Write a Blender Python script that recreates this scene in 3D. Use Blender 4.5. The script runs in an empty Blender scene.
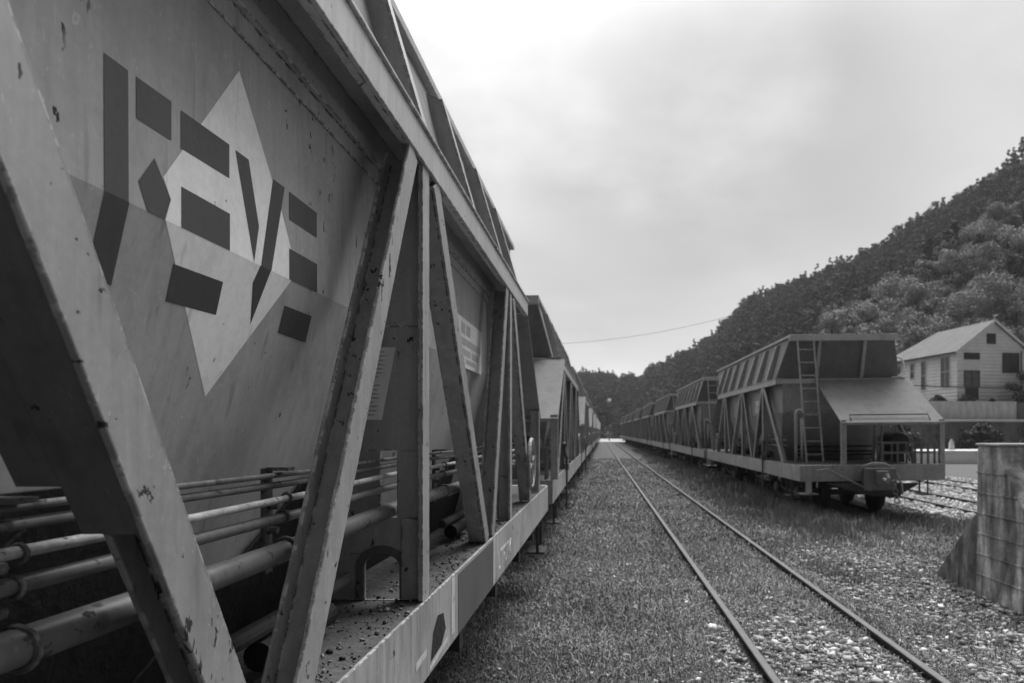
import bpy, bmesh, math, random
import numpy as np
from mathutils import Vector, Matrix
random.seed(7)
rng = np.random.default_rng(7)
R = math.radians
scene = bpy.context.scene
col = scene.collection

# ------------------------------------------------------------------ materials
def nmat(name):
    m = bpy.data.materials.new(name); m.use_nodes = True
    nt = m.node_tree; nt.nodes.clear()
    out = nt.nodes.new('ShaderNodeOutputMaterial')
    b = nt.nodes.new('ShaderNodeBsdfPrincipled')
    nt.links.new(b.outputs[0], out.inputs[0])
    return m, nt, b
def nd(nt, t, **kw):
    n = nt.nodes.new(t)
    for k, v in kw.items():
        if k in n.inputs: n.inputs[k].default_value = v
        else: setattr(n, k, v)
    return n
def math_(nt, op, a, b=None, clamp=False):
    n = nt.nodes.new('ShaderNodeMath'); n.operation = op; n.use_clamp = clamp
    for i, v in enumerate((a, b)):
        if v is None: continue
        if isinstance(v, (int, float)): n.inputs[i].default_value = v
        else: nt.links.new(v, n.inputs[i])
    return n.outputs[0]
def mapr(nt, v, a, b, c, d, smooth=True):
    n = nt.nodes.new('ShaderNodeMapRange'); n.clamp = True
    if smooth: n.interpolation_type = 'SMOOTHSTEP'
    nt.links.new(v, n.inputs[0])
    for i, k in enumerate((a, b, c, d)): n.inputs[i+1].default_value = k
    return n.outputs[0]
def mixf(nt, f, a, b):
    n = nt.nodes.new('ShaderNodeMix'); n.data_type = 'FLOAT'
    for i, v in ((0, f), (2, a), (3, b)):
        if isinstance(v, (int, float)): n.inputs[i].default_value = v
        else: nt.links.new(v, n.inputs[i])
    return n.outputs[0]
def coords(nt, scale=(1, 1, 1), rnd=True, world=False):
    mp = nt.nodes.new('ShaderNodeMapping'); mp.inputs['Scale'].default_value = scale
    if world:
        g = nt.nodes.new('ShaderNodeNewGeometry'); nt.links.new(g.outputs['Position'], mp.inputs[0])
    else:
        tc = nt.nodes.new('ShaderNodeTexCoord'); nt.links.new(tc.outputs['Object'], mp.inputs[0])
    if rnd and not world:
        oi = nt.nodes.new('ShaderNodeObjectInfo')
        k = math_(nt, 'MULTIPLY', oi.outputs['Random'], 37.0)
        cb = nt.nodes.new('ShaderNodeCombineXYZ')
        for i in range(3): nt.links.new(k, cb.inputs[i])
        nt.links.new(cb.outputs[0], mp.inputs['Location'])
    return mp.outputs[0]
def noise(nt, vec, scale, detail=4, rough=.55, dist=0):
    n = nd(nt, 'ShaderNodeTexNoise', Scale=scale, Detail=detail, Roughness=rough, Distortion=dist)
    nt.links.new(vec, n.inputs['Vector']); return n.outputs['Fac']
def bump(nt, b, h, strength, dist=.01):
    n = nd(nt, 'ShaderNodeBump', Strength=strength, Distance=dist)
    nt.links.new(h, n.inputs['Height']); nt.links.new(n.outputs[0], b.inputs['Normal'])
def paint(name, v, streak=.35, chip=.67, rust=.03, rough=.5, spec=.4, edge=True, chipscale=16, scratch=True, spot=.70):
    m, nt, b = nmat(name)
    c = coords(nt); cs = coords(nt, (9, 9, .7))
    st = noise(nt, cs, 3.5, 5, .6)
    bl = noise(nt, c, 2.2, 5, .6)
    fi = noise(nt, c, 60, 3, .6)
    f = math_(nt, 'ADD', math_(nt, 'MULTIPLY', math_(nt, 'SUBTRACT', st, .5), streak*2),
              math_(nt, 'MULTIPLY', math_(nt, 'SUBTRACT', bl, .5), streak*1.5))
    f = math_(nt, 'ADD', f, math_(nt, 'MULTIPLY', math_(nt, 'SUBTRACT', fi, .5), .28))
    val = math_(nt, 'MULTIPLY', math_(nt, 'ADD', f, 1.0), v)
    if scratch:   # pale scuffs
        sc = noise(nt, coords(nt, (5, 5, 2)), 14, 2, .5, 1.5)
        sm = math_(nt, 'MULTIPLY', mapr(nt, sc, .66, .72, 0, 1), .35)
        val = mixf(nt, sm, val, min(v*2.0, .6))
    ch = noise(nt, c, chipscale, 6, .65)
    chips = mapr(nt, ch, chip, chip+.025, 0, 1)
    sp_ = noise(nt, coords(nt, (1, 1, .4)), 44, 3, .6)
    cz = mapr(nt, noise(nt, c, 3.1, 3, .6), .50, .62, 0, 1)
    spots = math_(nt, 'MULTIPLY', mapr(nt, sp_, spot, spot+.02, 0, 1), cz)
    chips = math_(nt, 'MAXIMUM', chips, spots)
    gr = mapr(nt, noise(nt, coords(nt, (2.2, 2.2, 1.3)), 2.6, 6, .7), .45, .75, 0, .5)
    val = mixf(nt, gr, val, v*.5)
    # rust run-off: vertically stretched
    ru = noise(nt, coords(nt, (14, 14, .9)), 2.2, 3, .5)
    run = math_(nt, 'MULTIPLY', mapr(nt, ru, .62, .74, 0, 1), .45)
    val = mixf(nt, run, val, v*.45)
    mask = chips
    if edge:
        bv = nd(nt, 'ShaderNodeBevel', samples=4, Radius=.010)
        ge = nt.nodes.new('ShaderNodeNewGeometry')
        dp = nt.nodes.new('ShaderNodeVectorMath'); dp.operation = 'DOT_PRODUCT'
        nt.links.new(bv.outputs[0], dp.inputs[0]); nt.links.new(ge.outputs['Normal'], dp.inputs[1])
        e = mapr(nt, dp.outputs['Value'], .99, .90, 0, 1)
        en = noise(nt, c, 22, 5, .7)
        e1 = math_(nt, 'MULTIPLY', e, mapr(nt, en, .46, .52, 0, 1))
        e2 = math_(nt, 'MULTIPLY', math_(nt, 'MULTIPLY', e, mapr(nt, en, .52, .44, 0, 1)), .55)
        val = mixf(nt, e2, val, min(v*1.9, .65))
        mask = math_(nt, 'MAXIMUM', chips, e1)
    val = mixf(nt, mask, val, rust)
    nt.links.new(val, b.inputs['Base Color'])
    r = mixf(nt, mask, math_(nt, 'ADD', math_(nt, 'MULTIPLY', bl, .25), rough-.12), .95)
    nt.links.new(r, b.inputs['Roughness'])
    b.inputs['Specular IOR Level'].default_value = spec
    h = math_(nt, 'SUBTRACT', math_(nt, 'ADD', math_(nt, 'MULTIPLY', fi, .25), math_(nt, 'MULTIPLY', bl, .9)), math_(nt, 'MULTIPLY', mask, .6))
    h = math_(nt, 'ADD', h, math_(nt, 'MULTIPLY', noise(nt, c, 1.1, 2, .5), 5.0))     # shallow dents
    bump(nt, b, h, .35, .004)
    return m
def rough_mat(name, v, var=.5, scale=6, rough=.9, bstr=.5, bdist=.02, world=False, stretch=(1, 1, 1), fine=40, spec=.2):
    m, nt, b = nmat(name)
    c = coords(nt, stretch, world=world)
    a = noise(nt, c, scale, 6, .6); f = noise(nt, c, fine, 4, .6)
    k = math_(nt, 'ADD', math_(nt, 'MULTIPLY', math_(nt, 'SUBTRACT', a, .5), var*2), math_(nt, 'MULTIPLY', math_(nt, 'SUBTRACT', f, .5), var*1.2))
    val = math_(nt, 'MAXIMUM', math_(nt, 'MULTIPLY', math_(nt, 'ADD', k, 1), v), .004)
    nt.links.new(val, b.inputs['Base Color']); b.inputs['Roughness'].default_value = rough
    b.inputs['Specular IOR Level'].default_value = spec
    bump(nt, b, math_(nt, 'ADD', a, math_(nt, 'MULTIPLY', f, .4)), bstr, bdist)
    return m
def leaf_mat(name, v, var=.6, scale=.5):
    m, nt, b = nmat(name)
    c = coords(nt, rnd=True); a = noise(nt, c, scale, 3, .6); f = noise(nt, c, scale*9, 2, .6)
    k = math_(nt, 'ADD', math_(nt, 'MULTIPLY', math_(nt, 'SUBTRACT', a, .5), var*2.4), math_(nt, 'MULTIPLY', math_(nt, 'SUBTRACT', f, .5), var*.8))
    pt_ = noise(nt, c, scale*.16, 3, .6)
    k = math_(nt, 'ADD', k, math_(nt, 'MULTIPLY', math_(nt, 'SUBTRACT', pt_, .5), 1.6))
    val = math_(nt, 'MAXIMUM', math_(nt, 'MULTIPLY', math_(nt, 'ADD', k, 1), v), .015)
    nt.links.new(val, b.inputs['Base Color']); b.inputs['Roughness'].default_value = .7
    b.inputs['Specular IOR Level'].default_value = .25
    return m

M = {}
M['paint'] = paint('wagon_paint', .345, streak=.26, chip=.675, spot=.66)
M['frame'] = paint('frame_paint', .31, streak=.36, chip=.645, chipscale=22, spot=.62)
M['frame2'] = paint('waist_paint', .46, streak=.26, chip=.66, chipscale=10)
M['panel'] = paint('panel_paint', .26, streak=.2, chip=.70, edge=False, rough=.9, spec=.1)
M['endp'] = paint('shaded_end_paint', .14, streak=.3, chip=.68, edge=False, rough=.7)  # darker grey paints in the shade on the extension's end walls
M['sill'] = paint('sill_paint', .36, streak=.75, chip=.66, chipscale=9)
M['dark'] = paint('dark_grimy_steel', .035, streak=.6, chip=.6, rust=.015, rough=.75, spec=.25, edge=False, scratch=False)
M['under'] = rough_mat('running_gear_grime', .06, .6, 8)
M['deck'] = rough_mat('deck_dirt', .085, .75, 5, .95, .9, .03, fine=30)
M['pipe'] = paint('pipe_paint', .105, streak=.4, chip=.60, chipscale=28, rust=.05, rough=.4)
M['pale_pipe'] = paint('pale_pipe_paint', .34, streak=.3, chip=.6, chipscale=30, rust=.06)
M['white'] = paint('white_paint', .80, streak=.10, chip=.73, rust=.18, edge=False, chipscale=26, rough=.5)
M['letter'] = paint('letter_paint', .055, streak=.10, chip=.76, rust=.02, edge=False, chipscale=18)
M['sign'] = paint('sign_white', .72, streak=.1, chip=.8, edge=False)
M['ink'] = paint('sign_ink', .45, streak=.15, chip=.9, edge=False, scratch=False)
M['stencil'] = paint('stencil_white', .62, streak=.4, chip=.60, rust=.2, edge=False, chipscale=20)
M['patch'] = paint('fresh_paint', .11, streak=.15, chip=.75, edge=False)
M['rim_shade'] = paint('dark_rim_shade_plate', .13, streak=.4, chip=.64, chipscale=14, rust=.02, edge=False)  # dark paint of the arch rims; on patch plates, shade put into the colour
M['rackp'] = paint('rack_paint', .14, streak=.3, edge=False)
M['rust'] = rough_mat('rust', .03, .7, 30, .95, .8, .01)
M['black'] = rough_mat('black_steel', .015, .5, 8, .7)
M['rail'] = rough_mat('rail_steel', .10, .5, 12, .55, .3, .004, spec=.5)
M['railside'] = rough_mat('rail_rust', .045, .6, 14, .95)

# ------------------------------------------------------------------ mesh helper
class MB:
    def __init__(s): s.v = []; s.f = []
    def add(s, vs, fs):
        o = len(s.v); s.v += [tuple(p) for p in vs]; s.f += [tuple(i+o for i in f) for f in fs]; return s
    def hexa(s, b, t):
        return s.add(list(b)+list(t), [(3,2,1,0),(4,5,6,7),(0,1,5,4),(1,2,6,5),(2,3,7,6),(3,0,4,7)])
    def box(s, x0, x1, y0, y1, z0, z1):
        return s.hexa([(x0,y0,z0),(x1,y0,z0),(x1,y1,z0),(x0,y1,z0)], [(x0,y0,z1),(x1,y0,z1),(x1,y1,z1),(x0,y1,z1)])
    def slab(s, pts, t, n=None):
        P = [Vector(p) for p in pts]
        if n is None: n = (P[1]-P[0]).cross(P[2]-P[0])
        n = Vector(n).normalized()*t
        k = len(P); Q = [p+n for p in P]
        fs = [tuple(range(k-1,-1,-1)), tuple(range(k, 2*k))] + [(i,(i+1)%k,(i+1)%k+k,i+k) for i in range(k)]
        return s.add(P+Q, fs)
    def tube(s, pts, r, n=8):
        P = [Vector(p) for p in pts]; rings = []; rs = r if isinstance(r, (list, tuple)) else [r]*len(P)
        prev = None
        for i, p in enumerate(P):
            d = (P[min(i+1,len(P)-1)]-P[max(i-1,0)]).normalized()
            if prev is None:
                a = Vector((0,0,1)) if abs(d.z) < .9 else Vector((1,0,0))
                u = d.cross(a).normalized()
            else: u = (prev - d*prev.dot(d)).normalized()
            prev = u; w = d.cross(u)
            rings.append([p+u*(rs[i]*math.cos(2*math.pi*k/n))+w*(rs[i]*math.sin(2*math.pi*k/n)) for k in range(n)])
        vs = [q for ring in rings for q in ring]; fs = []
        for i in range(len(P)-1):
            for k in range(n):
                a = i*n+k; b = i*n+(k+1)%n; fs.append((a,b,b+n,a+n))
        fs += [tuple(range(n-1,-1,-1)), tuple(range((len(P)-1)*n, len(P)*n))]
        return s.add(vs, fs)
    def ring(s, c, axis, Rr, r, n=24, m=8):
        c = Vector(c); a = Vector(axis).normalized()
        u = a.orthogonal().normalized(); w = a.cross(u); vs = []; fs = []
        for i in range(n):
            t = 2*math.pi*i/n; d = u*math.cos(t)+w*math.sin(t)
            for k in range(m):
                q = 2*math.pi*k/m; vs.append(c+d*(Rr+r*math.cos(q))+a*(r*math.sin(q)))
        for i in range(n):
            for k in range(m):
                fs.append((i*m+k, ((i+1)%n)*m+k, ((i+1)%n)*m+(k+1)%m, i*m+(k+1)%m))
        return s.add(vs, fs)
    def lathe(s, prof, c, axis, n=24):
        c = Vector(c); a = Vector(axis).normalized(); u = a.orthogonal().normalized(); w = a.cross(u)
        vs = []; fs = []; k = len(prof)
        for i in range(n):
            t = 2*math.pi*i/n; d = u*math.cos(t)+w*math.sin(t)
            for (r, h) in prof: vs.append(c+d*r+a*h)
        for i in range(n):
            for j in range(k-1):
                fs.append((i*k+j, ((i+1)%n)*k+j, ((i+1)%n)*k+j+1, i*k+j+1))
        fs.append(tuple(i*k for i in range(n))); fs.append(tuple(i*k+k-1 for i in range(n-1,-1,-1)))
        return s.add(vs, fs)
    def build(s, name, mat, parent=None, bevel=0, smooth=False):
        me = bpy.data.meshes.new(name); me.from_pydata(s.v, [], s.f)
        bm = bmesh.new(); bm.from_mesh(me)
        bmesh.ops.recalc_face_normals(bm, faces=bm.faces)
        if bevel:
            es = [e for e in bm.edges if len(e.link_faces) == 2 and e.calc_face_angle(0) > .5]
            bmesh.ops.bevel(bm, geom=es, offset=bevel, segments=2, affect='EDGES', profile=.5, clamp_overlap=True)
        bm.to_mesh(me); bm.free()
        if smooth:
            for p in me.polygons: p.use_smooth = True
        me.materials.append(mat)
        o = bpy.data.objects.new(name, me); col.objects.link(o)
        if parent: o.parent = parent
        return o
def np_mesh(name, verts, faces, mat, parent=None):
    """verts (N,3); faces (F,k) with constant k"""
    me = bpy.data.meshes.new(name); n, k = faces.shape
    me.vertices.add(len(verts)); me.vertices.foreach_set('co', verts.astype(np.float32).ravel())
    me.loops.add(n*k); me.loops.foreach_set('vertex_index', faces.astype(np.int32).ravel())
    me.polygons.add(n); me.polygons.foreach_set('loop_start', np.arange(0, n*k, k, dtype=np.int32))
    me.update(calc_edges=True); me.materials.append(mat)
    o = bpy.data.objects.new(name, me); col.objects.link(o)
    if parent: o.parent = parent
    return o
def tag(o, label=None, cat=None, group=None, kind=None):
    for k, v in (('label', label), ('category', cat), ('group', group), ('kind', kind)):
        if v: o[k] = v
    return o
def empty(name, loc=(0,0,0), rz=0):
    o = bpy.data.objects.new(name, None); o.empty_display_size = .2; o.location = loc; o.rotation_euler = (0,0,rz)
    col.objects.link(o); return o
kids = {}
def children(o): return [c for c in o.children]
def copy_tree(o, parent=None, skip=()):
    c = o.copy(); col.objects.link(c)
    if parent: c.parent = parent
    for ch in children(o):
        if ch.name.split('.')[0] in skip: continue
        copy_tree(ch, c, skip)
    return c

# ------------------------------------------------------------------ camera
H = 1.545
cam = bpy.data.cameras.new('camera'); co = bpy.data.objects.new('camera', cam); col.objects.link(co)
co.location = (0, 0, H); co.rotation_euler = (R(90), 0, 0)
cam.sensor_width = 36; cam.lens = 683*36/1024
cam.shift_x = -(602-512)/1024; cam.shift_y = (431-341.5)/1024
cam.clip_start = .02; cam.clip_end = 3000
cam.dof.use_dof = True; cam.dof.focus_distance = 1.75; cam.dof.aperture_fstop = 5.0
scene.camera = co

# ------------------------------------------------------------------ light
SUN_EL, SUN_AZ = 56, 24      # azimuth from +Y towards +X
w = bpy.data.worlds.new('World'); scene.world = w; w.use_nodes = True
nt = w.node_tree; nt.nodes.clear()
wo = nt.nodes.new('ShaderNodeOutputWorld'); bg = nt.nodes.new('ShaderNodeBackground')
nt.links.new(bg.outputs[0], wo.inputs[0])
sky = nt.nodes.new('ShaderNodeTexSky'); sky.sky_type = 'NISHITA'; sky.sun_disc = False
sky.sun_elevation = R(SUN_EL); sky.sun_rotation = R(SUN_AZ)
bw = nt.nodes.new('ShaderNodeRGBToBW'); nt.links.new(sky.outputs[0], bw.inputs[0])
tc = nt.nodes.new('ShaderNodeTexCoord'); sp = nt.nodes.new('ShaderNodeSeparateXYZ')
nt.links.new(tc.outputs['Generated'], sp.inputs[0])
zz = math_(nt, 'MAXIMUM', sp.outputs[2], 0.0)
ahead = mapr(nt, sp.outputs[1], -.4, .65, .04, 1.0)      # sky made dim behind the camera to darken faces turned towards it
den = math_(nt, 'ADD', zz, .22)
cx = math_(nt, 'DIVIDE', sp.outputs[0], den); cy = math_(nt, 'DIVIDE', sp.outputs[1], den)
cb = nt.nodes.new('ShaderNodeCombineXYZ'); nt.links.new(cx, cb.inputs[0]); nt.links.new(cy, cb.inputs[1]); cb.inputs[2].default_value = 3.7
c1 = noise(nt, cb.outputs[0], 1.0, 9, .58, .12)
c2 = noise(nt, cb.outputs[0], .42, 3, .5, .2)
cl = math_(nt, 'ADD', math_(nt, 'MULTIPLY', mapr(nt, c1, .34, .66, -1, 1, False), .16), math_(nt, 'MULTIPLY', mapr(nt, c2, .3, .7, -1, 1, False), .22))
base = math_(nt, 'MULTIPLY', math_(nt, 'ADD', mapr(nt, zz, 0, .5, .285, .345, False), mapr(nt, zz, .46, .95, 0, 1.5)), ahead)
def mass(d, a, b_, amp):
    d = Vector(d).normalized(); dp = nt.nodes.new('ShaderNodeVectorMath'); dp.operation = 'DOT_PRODUCT'
    nt.links.new(tc.outputs['Generated'], dp.inputs[0]); dp.inputs[1].default_value = d
    v_ = math_(nt, 'ADD', dp.outputs['Value'], math_(nt, 'MULTIPLY', math_(nt, 'SUBTRACT', c1, .5), .09))
    return math_(nt, 'MULTIPLY', mapr(nt, v_, a, b_, 0, 1), amp)
cl = math_(nt, 'ADD', cl, mass((.02, 1, .66), .955, 1.0, .42))
cl = math_(nt, 'ADD', cl, mass((-.25, 1, .55), .965, 1.0, .18))
cl = math_(nt, 'ADD', cl, mass((.16, 1, .40), .955, .995, -.20))
cl = math_(nt, 'ADD', cl, mass((.62, 1, .55), .955, 1.0, -.12))
val = math_(nt, 'MULTIPLY', math_(nt, 'ADD', cl, 1.0), base)
tot = math_(nt, 'ADD', math_(nt, 'MULTIPLY', val, 8.6), math_(nt, 'MULTIPLY', bw.outputs[0], .12))
nt.links.new(tot, bg.inputs[0]); bg.inputs[1].default_value = .1
sl = bpy.data.lights.new('sun', 'SUN'); so = bpy.data.objects.new('sun', sl); col.objects.link(so)
sl.energy = 1.5; sl.angle = R(30); sl.color = (1, 1, 1)
dv = Vector((math.sin(R(SUN_AZ))*math.cos(R(SUN_EL)), math.cos(R(SUN_AZ))*math.cos(R(SUN_EL)), math.sin(R(SUN_EL))))
so.rotation_euler = (-dv).to_track_quat('-Z', 'Y').to_euler()
vs = scene.view_settings; vs.view_transform = 'Standard'; vs.look = 'None'; vs.exposure = 1.3; vs.gamma = 1; vs.use_curve_mapping = False

# ------------------------------------------------------------------ hopper wagon (x across, y along from its front end, z up from rail top)
ZC = 1.929
SH = .25                                     # inward lean of the lower hopper side
def channel(mb, p0, p1, sg, w=.092, d=.095, t=.011, inner=.045, side=1):
    """channel-section brace between two (y,z) points on the side sg, open towards -y (side=1)"""
    a = Vector((0, p0[0], p0[1])); b = Vector((0, p1[0], p1[1])); ax = (b-a).normalized()
    n = Vector((0, ax.z, -ax.y));  n = n if n.y > 0 else -n      # points to +y
    n = n*side
    xo = 1.296*sg
    def bar(u0, u1, x0, x1):
        q = [a+n*u0, a+n*u1, b+n*u1, b+n*u0]
        mb.slab([(x0, p.y, p.z) for p in q], x1-x0, (1,0,0)) if x1 > x0 else mb.slab([(x1, p.y, p.z) for p in q], x0-x1, (1,0,0))
    bar(-w/2, w/2, xo-t*sg, xo)
    bar(w/2-t, w/2, xo-d*sg, xo-t*sg)
    bar(w/2-inner-t, w/2-t, xo-d*sg, xo-(d-t)*sg)
def hx(z): return 1.136 - max(0, ZC-z)*SH
BH = (2.66, 4.76, 6.98)
def polyrect_plate(mb, y, t, sg, outer_hi, holes):
    """bulkhead plate in plane y=const from the hopper side to x=1.28, with rectangular windows"""
    zs = sorted({.94, 1.92, 2.49, *[h[2] for h in holes], *[h[3] for h in holes]})
    for z0, z1 in zip(zs, zs[1:]):
        zm = (z0+z1)/2; xs = [(None, outer_hi)]
        hs = [h for h in holes if h[2] < zm < h[3]]
        spans = []
        if hs:
            h = hs[0]; spans = [((hx(z0)-.02, hx(z1)-.02), (h[0], h[0])), ((h[1], h[1]), (outer_hi, outer_hi))]
        else: spans = [((hx(z0)-.02, hx(z1)-.02), (outer_hi, outer_hi))]
        for (a0, a1), (b0, b1) in spans:
            if b0-a0 < .004 and b1-a1 < .004: continue
            mb.slab([(sg*a0, y, z0), (sg*b0, y, z0), (sg*b1, y, z1), (sg*a1, y, z1)], t, (0,1,0))
def text_mesh(name, body, size, mat, parent, origin, ux, uz, thick=.0012):
    cu = bpy.data.curves.new(name, 'FONT'); cu.body = body; cu.size = size; cu.extrude = thick
    to = bpy.data.objects.new(name, cu); col.objects.link(to)
    dg = bpy.context.evaluated_depsgraph_get(); me = bpy.data.meshes.new_from_object(to.evaluated_get(dg))
    bpy.data.objects.remove(to); bpy.data.curves.remove(cu)
    ux, uz, o = Vector(ux), Vector(uz), Vector(origin); un = ux.cross(uz)
    for v in me.vertices: v.co = o + ux*v.co.x + uz*v.co.y + un*v.co.z
    me.materials.clear(); me.materials.append(mat); me.name = name
    ob = bpy.data.objects.new(name, me); col.objects.link(ob); ob.parent = parent; return ob
LEN = 9.9
def make_wagon():
    root = empty('hopper_wagon')
    # frame
    for sg in (-1, 1):
        m = MB()
        a, b = sorted((sg*1.288, sg*1.30)); m.box(a, b, 0, LEN, .66, .94)
        a, b = sorted((sg*1.19, sg*1.287)); m.box(a, b, .13, LEN-.13, .661, .673)
        s = m.build('side_sill', M['sill'], root, .003)
    for y0 in (0, LEN-.11):
        m = MB(); m.box(-1.286, 1.286, y0-.002, y0+.112, .655, .945); m.build('end_beam', M['frame'], root, .006)
    m = MB(); m.box(-1.2865, 1.2865, .115, LEN-.115, .90, .9375); m.build('deck', M['deck'], root)
    m = MB()
    for x in (-.2, .2): m.box(x-.07, x+.07, .12, LEN-.12, .52, .898)
    for y in (.9, 2.9, 4.9, 6.9, 9.0): m.box(-1.18, 1.18, y-.06, y+.06, .70, .897)
    m.build('underframe', M['under'], root)
    # hopper: loft of rectangles, open on top
    m = MB()
    secs = [(2.60, 1.136, 1.66, 7.86), (ZC, 1.136, 1.66, 7.86), (.935, hx(.935), 2.75, 7.0)]
    P = [[(-x,y0,z),(x,y0,z),(x,y1,z),(-x,y1,z)] for z,x,y0,y1 in secs]
    vs_ = [p for q in P for p in q]; fs_ = []
    for k in range(2):
        for i in range(4): fs_.append((k*4+i, k*4+(i+1)%4, k*4+4+(i+1)%4, k*4+4+i))
    fs_.append((8,9,10,11))
    m.add(vs_, fs_); hop = m.build('hopper', M['paint'], root)
    for sg in (-1, 1):      # cover strip under the waist beam, with a thin shadow gap
        m = MB(); a, b = sorted((sg*1.1365, sg*1.142)); m.box(a, b, 1.72, 7.80, 2.408, 2.586)
        a, b = sorted((sg*1.1425, sg*1.160)); m.box(a, b, 1.72, 7.80, 2.458, 2.500)
        m.build('cover_strip', M['paint'], hop, .002)
    # waist beam round the hopper
    m = MB()
    for sg in (-1, 1):
        a, b = sorted((sg*1.287, sg*1.302)); m.box(a, b, 1.55, 7.92, 2.488, 2.60)
        a, b = sorted((sg*1.262, sg*1.2865)); m.box(a, b, 1.55, 7.92, 2.489, 2.501); a, b = sorted((sg*1.138, sg*1.2865)); m.box(a, b, 1.55, 7.92, 2.588, 2.600)
        a, b = sorted((sg*1.138, sg*1.312)); m.box(a, b, 1.55, 7.92, 2.602, 2.614)
    m.box(-1.285, 1.285, 1.55, 1.655, 2.505, 2.60); m.box(-1.285, 1.285, 7.865, 7.92, 2.505, 2.60)
    m.build('waist_beam', M['frame2'], root, .003)
    # upper extension
    b_ = [(-1.16,1.70,2.614),(1.16,1.70,2.614),(1.16,7.88,2.614),(-1.16,7.88,2.614)]
    t_ = [(-.955,1.42,3.40),(.955,1.42,3.40),(.955,9.28,3.40),(-.955,9.28,3.40)]
    m = MB()
    for i in range(4):
        j = (i+1) % 4
        if i % 2: m.slab([b_[i], b_[j], t_[j], t_[i]], .012)
    ext = m.build('upper_extension', M['panel'], root)
    for i in (0, 2):
        m = MB(); j = (i+1) % 4; m.slab([b_[i], b_[j], t_[j], t_[i]], .012); m.build('end_wall', M['endp'], ext)
    m = MB()
    for sg in (-1, 1):
        a, b = sorted((sg*.95, sg*1.005)); m.box(a, b, 1.37, 9.33, 3.405, 3.45)
    m.box(-1.004, 1.004, 1.30, 1.369, 3.33, 3.455); m.box(-.948, .948, 1.371, 1.44, 3.36, 3.45); m.box(-.948, .948, 9.26, 9.33, 3.36, 3.45)
    m.build('rim', M['frame2'], ext, .004)
    for sg in (-1, 1):
        for y in (2.02, 2.94, 3.90, 4.92, 5.94, 6.90, 7.72):
            m = MB()
            q = [(sg*1.168, y, 2.616), (sg*1.262, y, 2.616), (sg*1.06, y, 3.31), (sg*.978, y, 3.345)]
            m.slab(q, .014, (0,1,0))
            q = [(sg*1.262, y-.002, 2.617), (sg*1.262, y+.075, 2.617), (sg*1.06, y+.075, 3.31), (sg*1.06, y-.002, 3.31)]
            m.slab(q, .010, (sg,0,.3))
            m.build('rib', M['paint'], ext)
    for x in (-.42, .42):
        m = MB(); m.hexa([(x-.03,1.60,2.62),(x+.03,1.60,2.62),(x+.03,1.70,2.62),(x-.03,1.70,2.62)], [(x-.03,1.375,3.355),(x+.03,1.375,3.355),(x+.03,1.43,3.355),(x-.03,1.43,3.355)])
        m.build('rib', M['paint'], ext)
    # braces
    for sg in (-1, 1):
        for i, (yb, yt) in enumerate(((1.10, 2.58), (3.556, 2.732), (3.735, 4.60), (6.04, 4.90), (6.22, 6.80), (8.20, 7.10))):
            m = MB(); p0, p1 = (yb, .942), (yt, 2.486)
            channel(m, p0, p1, sg, w=.092 if i not in (0,) else .13)
            if i in (3, 5):       # closing plate over the upper part of the channel
                f = .31 if i == 1 else .02
                q0 = (yb+(yt-yb)*f, .942+1.544*f)
                a = Vector((0, q0[0], q0[1])); b = Vector((0, p1[0], p1[1])); ax = (b-a).normalized(); n = Vector((0, ax.z, -ax.y)); n = n if n.y > 0 else -n
                xa, xb = sorted((sg*1.203, sg*1.284)); pts = [a-n*.043, a-n*.034, b-n*.034, b-n*.043]
                m.slab([(xa, p.y, p.z) for p in pts], xb-xa, (1,0,0))
            db = m.build('diagonal_brace', M['frame'], root, .003)
            if i == 1:       # patch plate closing the upper channel, its dark grey imitating shade
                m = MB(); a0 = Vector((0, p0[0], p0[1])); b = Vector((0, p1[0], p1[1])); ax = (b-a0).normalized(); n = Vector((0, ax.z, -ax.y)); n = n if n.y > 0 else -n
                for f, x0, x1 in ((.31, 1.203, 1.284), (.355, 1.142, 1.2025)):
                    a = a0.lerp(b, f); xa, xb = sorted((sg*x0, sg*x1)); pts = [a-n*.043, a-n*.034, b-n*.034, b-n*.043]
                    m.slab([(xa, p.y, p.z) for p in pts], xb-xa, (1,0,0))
                m.build('brace_shade_plate', M['rim_shade'], db)
        for k, yb in enumerate(BH):
            m = MB()
            polyrect_plate(m, yb-.006, .012, sg, 1.276, [(1.13, 1.19, 1.235, 1.475), (1.075, 1.20, .9401, 1.105)])
            a, b = sorted((sg*1.277, sg*1.293)); m.box(a, b, yb-.045, yb+.045, .942, 2.487)
            # thicker foot of the plate, and the arch cut-out's welded rim
            a, b = sorted((sg*1.21, sg*1.276)); m.box(a, b, yb-.016, yb-.007, .942, 1.23)
            bh = m.build('bulkhead', M['paint'], root, .002)
            m = MB(); c = [(sg*(1.1375-.0775), yb-.014, .945), (sg*(1.1375-.0775), yb-.014, 1.06)]
            for q in range(1, 8):
                t = math.pi*q/8; c.append((sg*(1.1375-.0775*math.cos(t)), yb-.014, 1.06+.06*math.sin(t)))
            c += [(sg*(1.1375+.0775), yb-.014, 1.06), (sg*(1.1375+.0775), yb-.014, .945)]
            for p, q in zip(c, c[1:]):
                d = (Vector(q)-Vector(p)).normalized(); n = Vector((-d.z, 0, d.x))*.014
                P_, Q_ = Vector(p), Vector(q)
                m.slab([P_-n, P_+n, Q_+n, Q_-n], .012, (0,1,0))
            m.build('arch_rim', M['rim_shade'], bh)
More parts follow.
